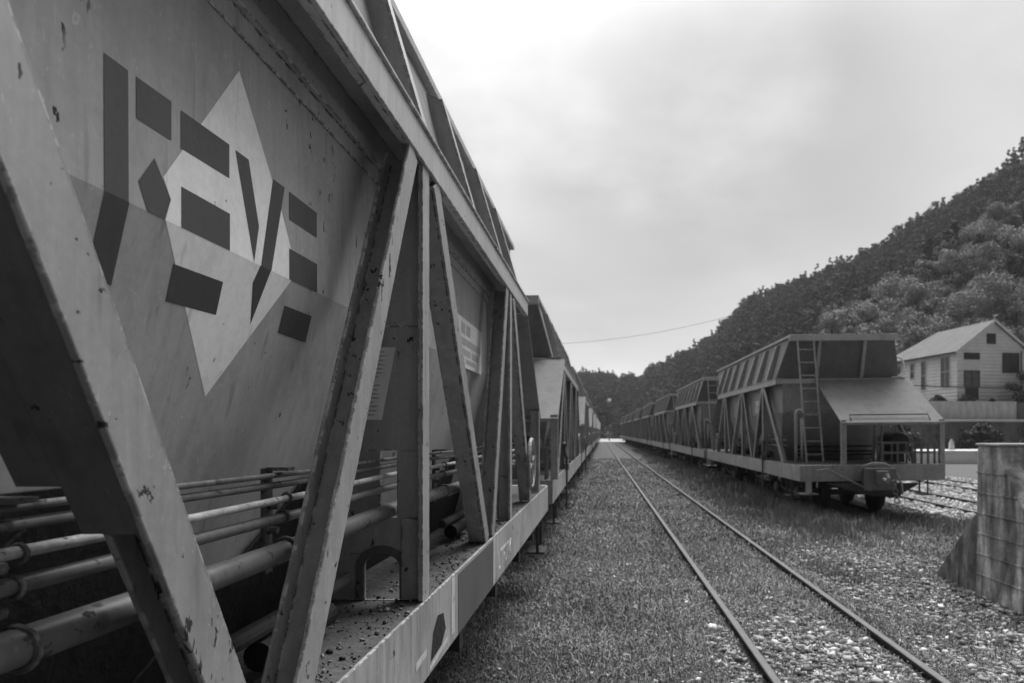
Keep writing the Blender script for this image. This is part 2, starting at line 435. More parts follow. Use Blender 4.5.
    # pipes along the side
    for sg in (-1, 1):
        pl = MB()
        for (x, z, r, mt) in ((1.140, 1.440, .0065, 'pipe'), (1.132, 1.415, .0085, 'pipe'), (1.160, 1.383, .0085, 'pale_pipe'), (1.150, 1.337, .0125, 'pipe'), (1.158, 1.256, .026, 'pipe')):
            m = MB(); pts = [(sg*x, 1.3+6.9*i/12, z+.004*math.sin(i*1.9+x*40)) for i in range(13)]
            m.tube(pts, r, 14 if r > .02 else 10); m.build('brake_pipe', M[mt], root, smooth=True)
        for yb in (2.31, 3.21, 3.97, 5.6, 6.6, 7.4):
            m = MB(); a, b = sorted((sg*1.105, sg*1.117))
            m.box(a, b, yb-.018, yb+.018, 1.20, 1.455)
            a, b = sorted((sg*1.1175, sg*1.172)); m.box(a, b, yb-.017, yb+.017, 1.449, 1.457)
            m.ring((sg*1.158, yb, 1.256), (0,1,0), .029, .005, 18, 6)
            m.ring((sg*1.150, yb, 1.337), (0,1,0), .015, .004, 14, 6)
            m.ring((sg*1.160, yb, 1.383), (0,1,0), .011, .004, 12, 6)
            for z in (1.303, 1.362): m.tube([(sg*1.117, yb, z), (sg*1.139, yb, z)], .009, 6)
            m.build('pipe_bracket', M['pipe'], root)
    # black plates stand in for shade in the voids around the discharge chutes
    for sg in (-1, 1):
        for yb, dl in ((4.30, .62), (6.35, .62), (3.30, .62)):
            m = MB(); z = lambda v: sg*(hx(v)+.006)
            m.slab([(z(.945), yb-dl, .945), (z(.945), yb+.22, .945), (z(1.34), yb+.22, 1.34), (z(1.40), yb+.18, 1.40), (z(1.40), yb+.10, 1.40), (z(1.31), yb-.02, 1.31)], .012, (sg,0,0))
            m.build('chute_shade_plate', M['black'], root, .004)
            m = MB(); m.tube([(sg*1.09, yb-.5, 1.06), (sg*1.09, yb+.25, 1.06)], .022, 12); m.build('air_cylinder', M['dark'], root)
            m = MB(); m.tube([(sg*1.10, yb-.35, 1.00), (sg*1.10, yb+.05, 1.00)], .036, 14); m.build('air_cylinder', M['black'], root)
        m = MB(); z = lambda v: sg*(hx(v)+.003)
        m.slab([(z(.945), 2.69, .945), (z(.945), 7.1, .945), (z(1.13), 7.1, 1.13), (z(1.13), 3.78, 1.13), (z(1.45), 3.60, 1.45), (z(1.45), 2.69, 1.45)], .006, (sg,0,-SH)); m.build('chute_shade_plate', M['black'], root)
    # end shelters
    def shelter(x0, x1, y_hi, y_lo):
        m = MB(); q = [(x0, y_hi, 2.58), (x1, y_hi, 2.58), (x1, y_lo, 1.70), (x0, y_lo, 1.70)]
        if y_lo > y_hi: q = q[::-1]
        m.slab([Vector(p) for p in q], .012)
        s = 1 if y_lo > y_hi else -1
        m.box(x0, x1, min(y_lo, y_lo+.012*s)+.001, max(y_lo, y_lo+.012*s)+.001, 1.655, 1.699)
        pan = m.build('shelter_panel', M['panel'], root, .002)
        m = MB()
        sl_ = Vector((0, y_lo-y_hi, -.88)).normalized(); nn = Vector((0, .88*s, abs(y_lo-y_hi))).normalized()
        def pt(x, u, h): return Vector((x, y_hi, 2.58))+sl_*u+nn*h
        L = math.hypot(y_lo-y_hi, .88); xa = x0+.26*(x1-x0)*.4; xb = x1-.26
        m.tube([pt(xa, L-.06, .01), pt(xa, L-.19, .05), pt(xb, L-.19, .05), pt(xb, L-.06, .01)], .011, 6)
        m.build('grab_rail', M['black'], pan)
        for x in (x0+.06, x1-.05):
            m = MB(); ya = y_lo-.07*s; m.box(x-.045, x+.045, ya-.04, ya+.04, .946, 1.75); m.build('shelter_post', M['frame'], root, .006)
    shelter(-.52, 1.36, 1.545, .08)
    shelter(-1.29, 1.29, 7.925, 9.15)
    # ladder
    m = MB()
    def lp(x, u): return Vector((x, 1.00+(1.34-1.00)*u, .95+(3.40-.95)*u))
    for x in (-.86, -.54): m.tube([lp(x-.06*u_, u_) for u_ in (0, 1)], .018, 8)
    for k in range(9):
        u = .06+k*.105; m.tube([lp(-.86-.06*u, u), lp(-.54-.06*u, u)], .012, 6)
    m.build('ladder', M['frame2'], root)
    m = MB()   # vent pipes with a hood beside the ladder
    m.tube([(-1.14,.75,.95),(-1.14,.75,1.86),(-1.12,.75,1.93),(-1.06,.75,1.95),(-1.01,.75,1.90),(-1.0,.75,1.80)], .03, 10)
    m.tube([(-1.03,.75,.95),(-1.03,.75,1.80)], .026, 10)
    m.build('vent_pipe', M['pale_pipe'], root, smooth=True)
    # hand wheels on both sides
    for sg in (-1, 1):
        m = MB(); c = (sg*1.315, 8.07, 1.275); m.ring(c, (1,0,0), .20, .016, 28, 8)
        for k in range(4):
            t = k*math.pi/2+.3; m.tube([c, (c[0], c[1]+.2*math.cos(t), c[2]+.2*math.sin(t))], .011, 6)
        m.tube([(sg*1.15, c[1], c[2]), (sg*1.33, c[1], c[2])], .025, 8)
        m.build('hand_wheel', M['pale_pipe'], root)
        m = MB()     # brake lever standing on the sill
        m.tube([(sg*1.33, 2.55, .30), (sg*1.33, 2.55, 1.12)], .018, 8); m.tube([(sg*1.33, 2.55, 1.12), (sg*1.29, 2.62, 1.28), (sg*1.29, 2.55, 1.36)], .03, 8)
        m.box(*sorted((sg*1.302, sg*1.36)), 2.49, 2.61, .93, 1.03)
        m.build('brake_lever', M['pipe'], root)
        for y in (.75, 9.2):
            m = MB(); m.tube([(sg*1.27,y-.16,.66),(sg*1.27,y-.16,.36),(sg*1.27,y+.16,.36),(sg*1.27,y+.16,.66)], .016, 6)
            m.box(*sorted((sg*1.16, sg*1.34)), y-.17, y+.17, .335, .352)
            m.build('step', M['under'], root)
        for y in (1.3, 2.0, 3.3, 4.3, 5.4, 6.4, 7.5, 8.5):
            m = MB(); m.box(*sorted((sg*1.20, sg*1.285)), y-.04, y+.04, .56, .658)
            m.build('sill_bracket', M['dark'], root)
    # bogies
    for yc in (1.95, 7.95):
        m = MB()
        for sg in (-1, 1):
            m.slab([(sg*.80, yc-.95, .42), (sg*.80, yc-.35, .24), (sg*.80, yc+.35, .24), (sg*.80, yc+.95, .42), (sg*.80, yc+.95, .52), (sg*.80, yc+.3, .60), (sg*.80, yc-.3, .60), (sg*.80, yc-.95, .52)], .07, (sg,0,0))
            for dy in (-.75, .75): m.box(*sorted((sg*.79, sg*.95)), yc+dy-.11, yc+dy+.11, .24, .46)
            for dy in (-.16, 0, .16): m.tube([(sg*.86, yc+dy, .27), (sg*.86, yc+dy, .56)], .06, 10)
        m.box(-.9, .9, yc-.16, yc+.16, .42, .60)
        bo = m.build('bogie', M['under'], root)
        for sg in (-1, 1):
            m = MB(); m.tube([(sg*.93,yc-.9,.50),(sg*.93,yc-.4,.34),(sg*.93,yc+.4,.34),(sg*.93,yc+.9,.50)], .022, 6); m.build('brake_rod', M['rackp'], bo)
            for dy in (-.75, .75):
                m = MB(); m.lathe([(.02,0),(.10,0),(.115,.02),(.115,.05),(.09,.075),(.02,.08)], (sg*.951, yc+dy, .36), (sg,0,0), 14); m.build('axle_cap', M['rackp'], bo)
        for dy in (-.75, .75):
            for sg in (-1, 1):
                m = MB(); m.lathe([(.02,-.06),(.37,-.06),(.40,-.055),(.405,-.03),(.375,-.028),(.365,.06),(.33,.06),(.30,.02),(.12,.02),(.10,.07),(.02,.07)], (sg*.53, yc+dy, .36), (sg,0,0), 28)
                m.build('wheel', M['dark'], bo)
            m = MB(); m.tube([(-.9, yc+dy, .36), (.9, yc+dy, .36)], .06, 10); m.build('axle', M['under'], bo)
    # couplers, hoses, diagonal brake rod on the front
    for y0, s in ((0, -1), (LEN, 1)):
        m = MB(); m.box(-.20, .20, *sorted((y0+s*.004, y0+s*.30)), .58, .90); m.box(-.28, .28, *sorted((y0+s*.30, y0+s*.34)), .52, .90)
        m.box(-.10, .10, *sorted((y0+s*.34, y0+s*.46)), .62, .86)
        cp = m.build('coupler', M['rackp'], root, .01)
        m = MB(); m.tube([(0,y0+s*.46,.72),(0,y0+s*.60,.70),(0,y0+s*.66,.76),(0,y0+s*.62,.82),(0,y0+s*.57,.80)], [.035,.03,.028,.024,.015], 8); m.build('hook', M['frame'], cp)
        for k_ in range(5):
            m = MB(); m.ring((.16+.012*k_, y0+s*.50, .66-.075*k_), (1,0,0) if k_ % 2 else (0,1,0), .042, .011, 12, 6); m.build('chain_link', M['rackp'], cp)
        m = MB(); m.tube([(-1.15,y0+s*.02,.655),(-1.15,y0+s*.02,.50),(-1.15,y0+s*.02,.44)], .055, 10); m.slab([(-1.3,y0-.10,.43),(-1.0,y0-.10,.43),(-1.0,y0+.14,.43),(-1.3,y0+.14,.43)], .02, (0,0,1)); m.build('foot_plate', M['frame'], root)
        m = MB(); m.tube([(-.24,y0+s*.05,.80),(-.23,y0+s*.16,.93),(-.1,y0+s*.24,.985),(.12,y0+s*.24,.975),(.27,y0+s*.18,.90),(.36,y0+s*.2,.76),(.42,y0+s*.22,.60),(.44,y0+s*.2,.44)], .02, 8)
        m.build('brake_hose', M['pale_pipe'], root, smooth=True)
        m = MB()
        m.tube([(-1.02,y0+s*.08,.55),(-1.02,y0+s*.08,.86),(-.85,y0+s*.10,.88),(-.10,y0+s*.16,.50)], .014, 8)
        m.build('coupling_lever', M['frame'], root)
        m = MB(); m.slab([(-.85,y0+s*.02,.62),(-.05,y0+s*.02,.40),(.4,y0+s*.02,.40),(.8,y0+s*.02,.62)], .10, (0,s,0)); m.build('buffer_plate', M['under'], root)
    # small gear on the end decks: battery racks and an air tank
    for (x0, x1) in ((.26, .80), (.96, 1.20)):
        m = MB()
        for x in (x0, (x0+x1)/2, x1):
            for y in (.18, .42): m.box(x-.016, x+.016, y-.012, y+.012, .94, 1.31)
        for z in (1.13, 1.312):
            m.box(x0-.022, x1+.022, .165, .195, z, z+.03); m.box(x0-.022, x1+.022, .405, .435, z, z+.03)
        m.build('rack', M['rackp'], root)
    m = MB(); m.lathe([(.02,-.34),(.16,-.33),(.19,-.28),(.19,.28),(.16,.33),(.02,.34)], (.86, 1.10, 1.33), (0,1,0), 20); m.box(.76,.96,.85,.90,.946,1.16); m.box(.76,.96,1.30,1.35,.946,1.16)
    m.build('air_tank', M['dark'], root)
    for q in ([(.42,.55,1.66),(.60,1.1,1.15),(.66,1.3,.94)], [(.30,.6,1.66),(.50,1.15,1.2),(.55,1.3,.94)]):
        m = MB(); m.tube(q, .03, 8); m.build('strut', M['frame'], root)
    for z in (1.05, 1.12, 1.22):
        m = MB(); m.tube([(-.75, 2.2, z), (.2, 2.2, z), (.9, 2.25, z)], .022, 8); m.build('cross_pipe', M['dark'], root)
    m = MB(); m.box(-.98,.98,1.64,1.659,1.90,1.97); m.build('stiffener', M['frame'], root, .004)
    return root

def sign_plate(root, sg, y0, y1, z0, z1):
    m = MB(); a, b = sorted((sg*1.1375, sg*1.1405)); m.box(a, b, y0, y1, z0, z1); p = m.build('sign_plate', M['sign'], root)
    m = MB(); rr = random.Random(3); x = sg*1.141
    hgt = z1-z0
    for row, (zt, h, l) in enumerate(((.90, .22, .50), (.60, .15, .95), (.38, .14, .86), (.19, .10, .70))):
        y = y0+.07*(y1-y0) + (0.04 if row == 0 else 0)
        end = y0+(y1-y0)*l
        while y < end-.02:      # illegible rows of letters, as blurred in the photo
            wd = rr.uniform(.02, .045); z = z0+hgt*zt
            m.slab([(x, y, z-hgt*h), (x, y+wd, z-hgt*h), (x, y+wd, z), (x, y, z)], .0008, (sg,0,0))
            y += wd + (rr.uniform(.035, .05) if rr.random() < .2 else .009)
    m.build('lettering', M['ink'], p)
# --- emblem on the hopper side: polygons (y,z) on the upright face and the leaning face
LOGO_UP_WHITE = [];LOGO_LO_WHITE = []
def px2(x, y, off, hd, up=True):
    """a point of the emblem, measured on the photo's upright/leaning hopper face, in wagon metres"""
    dx = (x-602)/683; dz = (431-y)/683
    # wagon lateral: X = off + hd*Z ; faces at local x=1.136 (upright)
    if up:
        Z = (XU)/(dx-hd); return Z, H+dz*Z
    # leaning: X - hd*Z = XU - SH*(1.92 - z)
    Z = (XU - SH*(ZC-H))/(dx - hd - SH*dz); return Z, H+dz*Z
LX0 = -.636-1.30; LHD = .0044; LFRONT = -2.3
XU = LX0+1.136
def emblem(root):
    def L(pts, up):
        q = [(z0-LFRONT, h) for z0, h in (px2(x, y, LX0, LHD, up) for x, y in pts)]
        return [(y, ZC if abs(z-ZC) < .022 else z) for y, z in q]
    def put(m, pts, up, lift):
        q = L(pts, up)
        if up: m.slab([(1.136+lift, y, max(z, ZC)) for y, z in q], .0001, (1,0,0))
        else: m.slab([(hx(min(z, ZC))+lift, y, min(z, ZC)) for y, z in q], .0001, (1,0,-SH))
    m = MB()
    put(m, [(240.3,71.8),(165,178),(172.4,200.6),(167,214.5),(230,247.2),(292.5,279.1),(291.5,248),(283,214)], True, .0003)
    put(m, [(168.5,215.4),(230,247.4),(292.5,279.3),(206.3,396.6)], False, .0003)
    e = m.build('emblem', M['white'], root)
    m = MB()
    U = [[(105.7,54.1),(129.8,72),(130.5,206),(106.3,193)],
         [(137.9,78.1),(172.7,102.7),(172.7,141.8),(137.9,119.5)],
         [(156,159.4),(172.4,200.6),(166.2,214.5),(149.2,205.7),(140,182)],
         [(182.2,111.3),(230.3,145.6),(230.3,179.3),(182.2,149.4)],
         [(182.6,187.4),(230.9,214.6),(230.9,247.5),(182.6,221.5)],
         [(236.2,150.7),(249.5,160.5),(259.8,227),(255.0,259.6)],
         [(273.8,179.6),(285.4,188.3),(272.2,269.0),(261.9,263.5)],
         [(289.9,192.2),(317.3,213.4),(317.3,238.2),(289.9,219.9)],
         [(289.9,248.9),(317.6,264.6),(317.6,291.0),(289.9,277.5)]]
    for q in U: put(m, q, True, .0007)
    D = [[(106.3,194),(130.5,206.5),(112.8,286.4),(88,277)],
         [(149.2,206.2),(166.2,215),(154.8,226)],
         [(174.7,264.4),(224,282.5),(216.9,315.4),(166.9,301.8)],
         [(261.9,264.0),(272.2,269.5),(251.2,324.5),(253.5,283.3)],
         [(285.4,305.9),(312.1,316.5),(306,342.9),(278.6,333.2)]]
    for q in D: put(m, q, False, .0007)
    m.build('lettering', M['letter'], e)
def sill_marks(root):
    x = 1.3008
    def q(mb, y0, y1, z0, z1, d=.0006, sk=0): mb.slab([(x, y0, z0), (x, y1, z0+sk), (x, y1, z1+sk), (x, y0, z1)], d, (1,0,0))
    m = MB(); q(m, 5.26, 6.18, .664, .925); m.build('repainted_patch', M['patch'], root)
    for q_ in ((6.19, 6.235, .664, .936), (4.60, 4.74, .735, .76, .0006, .012), (5.13, 5.19, .70, .93)):
        m = MB(); q(m, *q_); m.build('painted_mark', M['stencil'], root)
    m = MB(); m.slab([(x, 4.80, .705), (x, 4.96, .715), (x, 5.03, .76), (x, 4.99, .83), (x, 4.90, .845), (x, 4.83, .80)], .0006, (1,0,0)); m.build('worn_patch', M['rust'], root)
    m = MB(); m.slab([(x, 4.78, .672), (x, 5.06, .700), (x, 5.06, .718), (x, 4.78, .690)], .0006, (1,0,0)); m.build('painted_mark', M['stencil'], root)
    text_mesh('stencil_text', 'LTF00K', .16, M['stencil'], root, (1.3012, 6.36, .715), (0, 1.12, 0), (0, 0, 1))
    m = MB()       # data label on the bulkhead face
    y = BH[1]-.0085
    m.slab([(1.062, y, 1.585), (1.137, y, 1.585), (1.187, y, 1.845), (1.122, y, 1.845)], .002, (0,-1,0)); p = m.build('data_label', M['sign'], root)
    m = MB(); rr = random.Random(5)
    for k in range(16):
        z = 1.60+.0150*k; x0 = 1.066+(z-1.585)*.225; 
        if k == 8: continue
        m.slab([(x0+.006, y-.0025, z), (x0+.02+rr.random()*.03, y-.0025, z), (x0+.02+rr.random()*.03+.001, y-.0025, z+.006), (x0+.006, y-.0025, z+.006)], .0005, (0,-1,0))
    m.build('lettering', M['ink'], p)

proto = make_wagon()
ORD = ['nearest', 'second', 'third', 'fourth', 'fifth', 'sixth', 'seventh', 'eighth', 'ninth']
SMALL = ('chain_link', 'hook', 'foot_plate', 'brake_rod', 'axle_cap', 'brake_pipe', 'pipe_bracket', 'sill_bracket', 'air_cylinder', 'arch_rim', 'cross_pipe', 'strut', 'stiffener', 'cover_strip', 'chute_shade_plate', 'brake_hose', 'coupling_lever', 'buffer_plate', 'rack', 'air_tank', 'axle', 'hand_rail', 'vent_pipe')
PITCH = 10.6
def track_x(x0, hd, y): return x0+hd*y
RX0, RHD, RFRONT = 4.96, -.0117, 12.14
right0 = copy_tree(proto)
sign_plate(right0, -1, 3.45, 3.95, 1.98, 2.25)
for ch in children(right0):
    if ch.name.startswith('upper_extension'): ch.scale = (1.075, 1, 1)
m = MB(); m.tube([(1.06,1.62,2.62),(1.18,1.60,2.62),(1.28,1.58,2.70),(1.29,1.58,2.90),(1.24,1.58,3.00),(1.09,1.58,3.05)], .022, 8)
m.build('hand_rail', M['white'], right0, smooth=True)
def place(o, x0, hd, y, cant, label, group):
    o.location = (x0+hd*y, y, 0); o.rotation_euler = (0, cant, -math.atan(hd)); tag(o, label, 'wagon', group)
for i in range(8):
    o = right0 if i == 0 else copy_tree(right0, skip=SMALL if i > 2 else ())
    y = RFRONT+PITCH*i
    lb = 'grey hopper wagon nearest on the right, its ladder and sloping end panel facing us' if i == 0 else f'grey hopper wagon, {ORD[i]} from the camera in the right-hand train'
    place(o, RX0, RHD, y, -R(.55), lb, 'hopper wagons in the right-hand train')
sign_plate(proto, 1, 5.99, 6.70, 1.905, 2.18)
for i in range(1, 9):
    o = copy_tree(proto, skip=SMALL if i > 2 else ())
    place(o, LX0, LHD, LFRONT+PITCH*i, 0, f'grey hopper wagon, {ORD[i]} from the camera in the left-hand train', 'hopper wagons in the left-hand train')
emblem(proto); sill_marks(proto)
place(proto, LX0, LHD, LFRONT, 0, 'grey hopper wagon filling the left foreground, pale diamond emblem on its side', 'hopper wagons in the left-hand train')

# ------------------------------------------------------------------ tracks
def track(x0, hd, y0, y1, label, group, z=0, sleepers=True):
    t = empty('railway_track', (x0, 0, z), -math.atan(hd))
    for sg in (-1, 1):
        m = MB(); xc = sg*.53
        prof = [(-.028,-.004),(-.022,0),(.022,0),(.028,-.004),(.028,-.028),(.009,-.038),(.009,-.095),(.055,-.11),(.055,-.12),(-.055,-.12),(-.055,-.11),(-.009,-.095),(-.009,-.038),(-.028,-.028)]
        n = len(prof); vs_ = [(xc+a, y0, b) for a, b in prof]+[(xc+a, y1, b) for a, b in prof]
        m.add(vs_, [(i,(i+1)%n,(i+1)%n+n,i+n) for i in range(n)]+[tuple(range(n)), tuple(range(2*n-1,n-1,-1))])
        o = m.build('rail', M['railside'], t); o.data.materials.append(M['rail'])
        for p in o.data.polygons:
            if p.center.z > -.006 and p.normal.z > .3: p.material_index = 1
    if sleepers:
        m = MB(); y = y0+.3; rr = random.Random(2)
        while y < min(y1, 70):
            a = rr.uniform(-.02,.02); m.box(-.92+a, .92+a, y, y+.2, -.25, -.088-rr.random()*.012); y += .68
        tag(m.build('sleeper', rough_mat('old_sleeper', .07, .6, 6, .95, .6, .01, stretch=(1,5,5)), t), kind='stuff')
    tag(t, label, 'railway track', group)
track(1.655, -.0059, -2, 120, 'rusty narrow gauge track sunk in grass between the two trains', None, z=-.028)
track(RX0, RHD, 13.3, 112, 'track under the right-hand train of hopper wagons', None)
track(LX0, LHD, -4, 112, 'track under the left-hand train of hopper wagons', None)
track(7.75, -.004, 2, 120, 'track on pale ballast just right of the right-hand train', None)
track(10.6, -.004, 2, 120, 'farthest track on the right, beyond the pale ballast', None)

# ------------------------------------------------------------------ ground
def vnoise(x, y, seed=0):
    """2-D value noise in numpy"""
    xi = np.floor(x).astype(np.int64); yi = np.floor(y).astype(np.int64); fx = x-xi; fy = y-yi
    fx = fx*fx*(3-2*fx); fy = fy*fy*(3-2*fy)
    def h(a, b):
        n = (a*374761393+b*668265263+seed*982451653) & 0x7fffffff
        n = ((n ^ (n >> 13))*1274126177) & 0x7fffffff
        return ((n ^ (n >> 16)) & 0xffff)/65535.0
    return (h(xi,yi)*(1-fx)+h(xi+1,yi)*fx)*(1-fy)+(h(xi,yi+1)*(1-fx)+h(xi+1,yi+1)*fx)*fy
def fbm(x, y, seed=0, o=3):
    s = 0; a = 1; t = 0
    for k in range(o): s = s+a*vnoise(x*2**k, y*2**k, seed+k); t += a; a *= .55
    return s/t
def sstep(a, b, x):
    t = np.clip((x-a)/(b-a), 0, 1); return t*t*(3-2*t)
def gravel(x, y):
    """0 grass .. 1 stones"""
    b = fbm(x*1.1, y*.8, 11)*.9+fbm(x*4, y*4, 17)*.35
    xm = x+.0059*y
    mid = np.exp(-((xm-1.62)/.42)**2)*sstep(8.5, 5.0, y)*.75
    lft = np.exp(-((xm-.95)/.16)**2)*sstep(7.5, 4.8, y)*.55
    rgt = sstep(2.2, 2.6, xm)*sstep(11.5, 8.0, y)*.56 + np.exp(-((xm-3.1)/.5)**2)*np.exp(-((y-8.6)/1.4)**2)*.35
    far = sstep(5.9, 6.6, x)*.9
    return sstep(.55, 1.22, b*.85+mid+rgt+lft+far-.08)
def gz(x, y):
    z = -.085+.035*(fbm(x*1.3, y*1.3, 5)-.5)+.02*(fbm(x*6, y*6, 8)-.5)
    for x0, hd in ((1.655,-.0059),(RX0,RHD),(LX0,LHD),(7.75,-.004),(10.6,-.004)):
        d = np.abs(np.abs(x-(x0+hd*y))-.53); z = z-.028*np.exp(-(d/.07)**2)
    return z
m_, nt, b = nmat('weedy_ground')
c = coords(nt, world=True)
a1 = noise(nt, c, 1.3, 6, .6); a2 = noise(nt, c, 14, 5, .65); a3 = noise(nt, c, 70, 3, .6)
v1 = math_(nt, 'ADD', math_(nt, 'MULTIPLY', a2, .10), math_(nt, 'MULTIPLY', a3, .06))
v1 = math_(nt, 'ADD', v1, math_(nt, 'MULTIPLY', a1, .05))
v1 = math_(nt, 'ADD', v1, .02)
at = nt.nodes.new('ShaderNodeAttribute'); at.attribute_name = 'gravel'
v2 = math_(nt, 'MULTIPLY', math_(nt, 'ADD', a3, math_(nt, 'MULTIPLY', a2, .5)), .20)
v = mixf(nt, at.outputs['Fac'], v1, v2)
nt.links.new(math_(nt, 'MAXIMUM', v, .012), b.inputs['Base Color']); b.inputs['Roughness'].default_value = .95; b.inputs['Specular IOR Level'].default_value = .15
bump(nt, b, math_(nt, 'ADD', a2, math_(nt, 'MULTIPLY', a3, .5)), .8, .04)
def grid_axis(parts):
    return np.concatenate([np.arange(a, b_, s) for a, b_, s in parts])
gx = grid_axis([(-400,-40,40),(-40,-8,4),(-8,-.8,.6),(-.8,6.6,.06),(6.6,14,.4),(14,44,3),(44,641,40)])
gy = grid_axis([(-60,-4,4),(-4,3,.5),(3,13,.06),(13,30,.2),(30,60,1.5),(60,140,8),(140,901,40)])
X, Y = np.meshgrid(gx, gy); Zg = gz(X, Y)
far_flat = (X < -1) | (X > 6.6) | (Y > 30) | (Y < 3)
V = np.stack([X, Y, Zg], -1).reshape(-1, 3); nx, ny = len(gx), len(gy)
ii = (np.arange(ny-1)[:,None]*nx+np.arange(nx-1)[None,:]).ravel()
F = np.stack([ii, ii+1, ii+1+nx, ii+nx], -1)
g = np_mesh('ground', V, F, m_); tag(g, kind='structure')
at_ = g.data.attributes.new('gravel', 'FLOAT', 'POINT'); at_.data.foreach_set('value', gravel(X, Y).astype(np.float32).ravel())
for p in (0,): g.data.polygons.foreach_set('use_smooth', np.ones(len(F), dtype=bool))

# pale yard at the far end of the lane, and ballast on the far right tracks
m = MB(); m.slab([(-6,97,-.03),(9,97,-.03),(14,135,-.03),(-10,135,-.03)], .03, (0,0,1)); tag(m.build('yard_surface', rough_mat('pale_yard', .42, .3, .6, .95, .2)), kind='structure')
def ballast(x0, x1, y0, y1, n, size, zoff=0, name='ballast'):
    pass

def rocks(name, P, S, mat, seed=1):
    """many angular stones in one stuff mesh; P (N,3), S (N,)"""
    r = np.random.default_rng(seed)
    oc = np.array([(1,0,0),(-1,0,0),(0,1,0),(0,-1,0),(0,0,1),(0,0,-1)], float)
    fc = np.array([(0,2,4),(2,1,4),(1,3,4),(3,0,4),(2,0,5),(1,2,5),(3,1,5),(0,3,5)])
    cu = np.array([(a,b_,c_) for a in (-1,1) for b_ in (-1,1) for c_ in (-1,1)], float)*.62
    cf = np.array([(0,1,3,2),(4,6,7,5),(0,4,5,1),(2,3,7,6),(0,2,6,4),(1,5,7,3)])
    n = len(P); k = 8
    A = cu[None]*np.ones((n,1,1)) + r.normal(0,.17,(n,k,3))
    A *= S[:,None,None]*r.uniform(.6,1.25,(n,1,3))*np.array([1,1,.7])
    th = r.uniform(0,6.28,n); ph = r.normal(0,.35,n)
    ct, st_ = np.cos(th)[:,None], np.sin(th)[:,None]
    x, y, z = A[...,0], A[...,1], A[...,2]
    cp, sp_ = np.cos(ph)[:,None], np.sin(ph)[:,None]
    y, z = y*cp-z*sp_, y*sp_+z*cp
    x, y = x*ct-y*st_, x*st_+y*ct
    A = np.stack([x,y,z],-1)+P[:,None,:]
    Fc = (cf[None]+(np.arange(n)*k)[:,None,None]).reshape(-1,4)
    o = np_mesh(name, A.reshape(-1,3), Fc, mat)
    at = o.data.attributes.new('tone', 'FLOAT', 'POINT'); at.data.foreach_set('value', np.repeat(r.random(n).astype(np.float32), k))
    return tag(o, kind='stuff')
def tone_mat(name, lo, hi, power=1.6, rough=.85):
    m, nt, b = nmat(name); at = nt.nodes.new('ShaderNodeAttribute'); at.attribute_name = 'tone'
    t = math_(nt, 'POWER', at.outputs['Fac'], power); v = mixf(nt, t, lo, hi)
    c = coords(nt, world=True); f = noise(nt, c, 45, 3, .6)
    v = math_(nt, 'MULTIPLY', v, math_(nt, 'ADD', math_(nt, 'MULTIPLY', f, .9), .55))
    nt.links.new(v, b.inputs['Base Color']); b.inputs['Roughness'].default_value = rough; b.inputs['Specular IOR Level'].default_value = .2
    return m
M['stone'] = tone_mat('ballast_stone', .08, .72, 1.7)
M['stone2'] = tone_mat('pale_ballast', .25, .70, 1.0)
# stones between and beside the rails
def scatter(n, xr, yr, py=1.0):
    u = rng.random(n); y = (yr[0]**-py+u*(yr[1]**-py-yr[0]**-py))**(-1/py)
    return rng.uniform(xr[0], xr[1], n), y
sx, sy = scatter(300000, (-.3, 6.3), (3.3, 26), 1.0)
gvl = gravel(sx, sy); keep = rng.random(len(sx)) < gvl*.62+.02
for x0, hd in ((1.655,-.0059),):
    d = np.abs(np.abs(sx-(x0+hd*sy))-.53); keep &= d > .055
sx, sy = sx[keep], sy[keep]
S = np.clip(rng.lognormal(-4.7, .55, len(sx)), .004, .042)
rocks('ballast_stones', np.stack([sx, sy, gz(sx, sy)+S*.3], -1), S, M['stone'], 3)
sx, sy = scatter(26000, (6.35, 12.2), (6, 60), .6)
S = rng.uniform(.025, .06, len(sx))
d1 = np.minimum(np.abs(np.abs(sx-(7.75-.004*sy))-.53), np.abs(np.abs(sx-(10.6-.004*sy))-.53)); k = d1 > .07; sx, sy, S = sx[k], sy[k], S[k]
rocks('pale_ballast', np.stack([sx, sy, np.full(len(sx), -.07)+S*.3], -1), S, M['stone2'], 4)
m = MB(); m.slab([(6.35,4,-.115),(12.3,4,-.115),(12.1,110,-.115),(6.0,110,-.115)], .04, (0,0,1)); tag(m.build('ballast_bed', rough_mat('ballast_bed', .36, .5, 12, .95, .8, .04, world=True)), kind='structure')

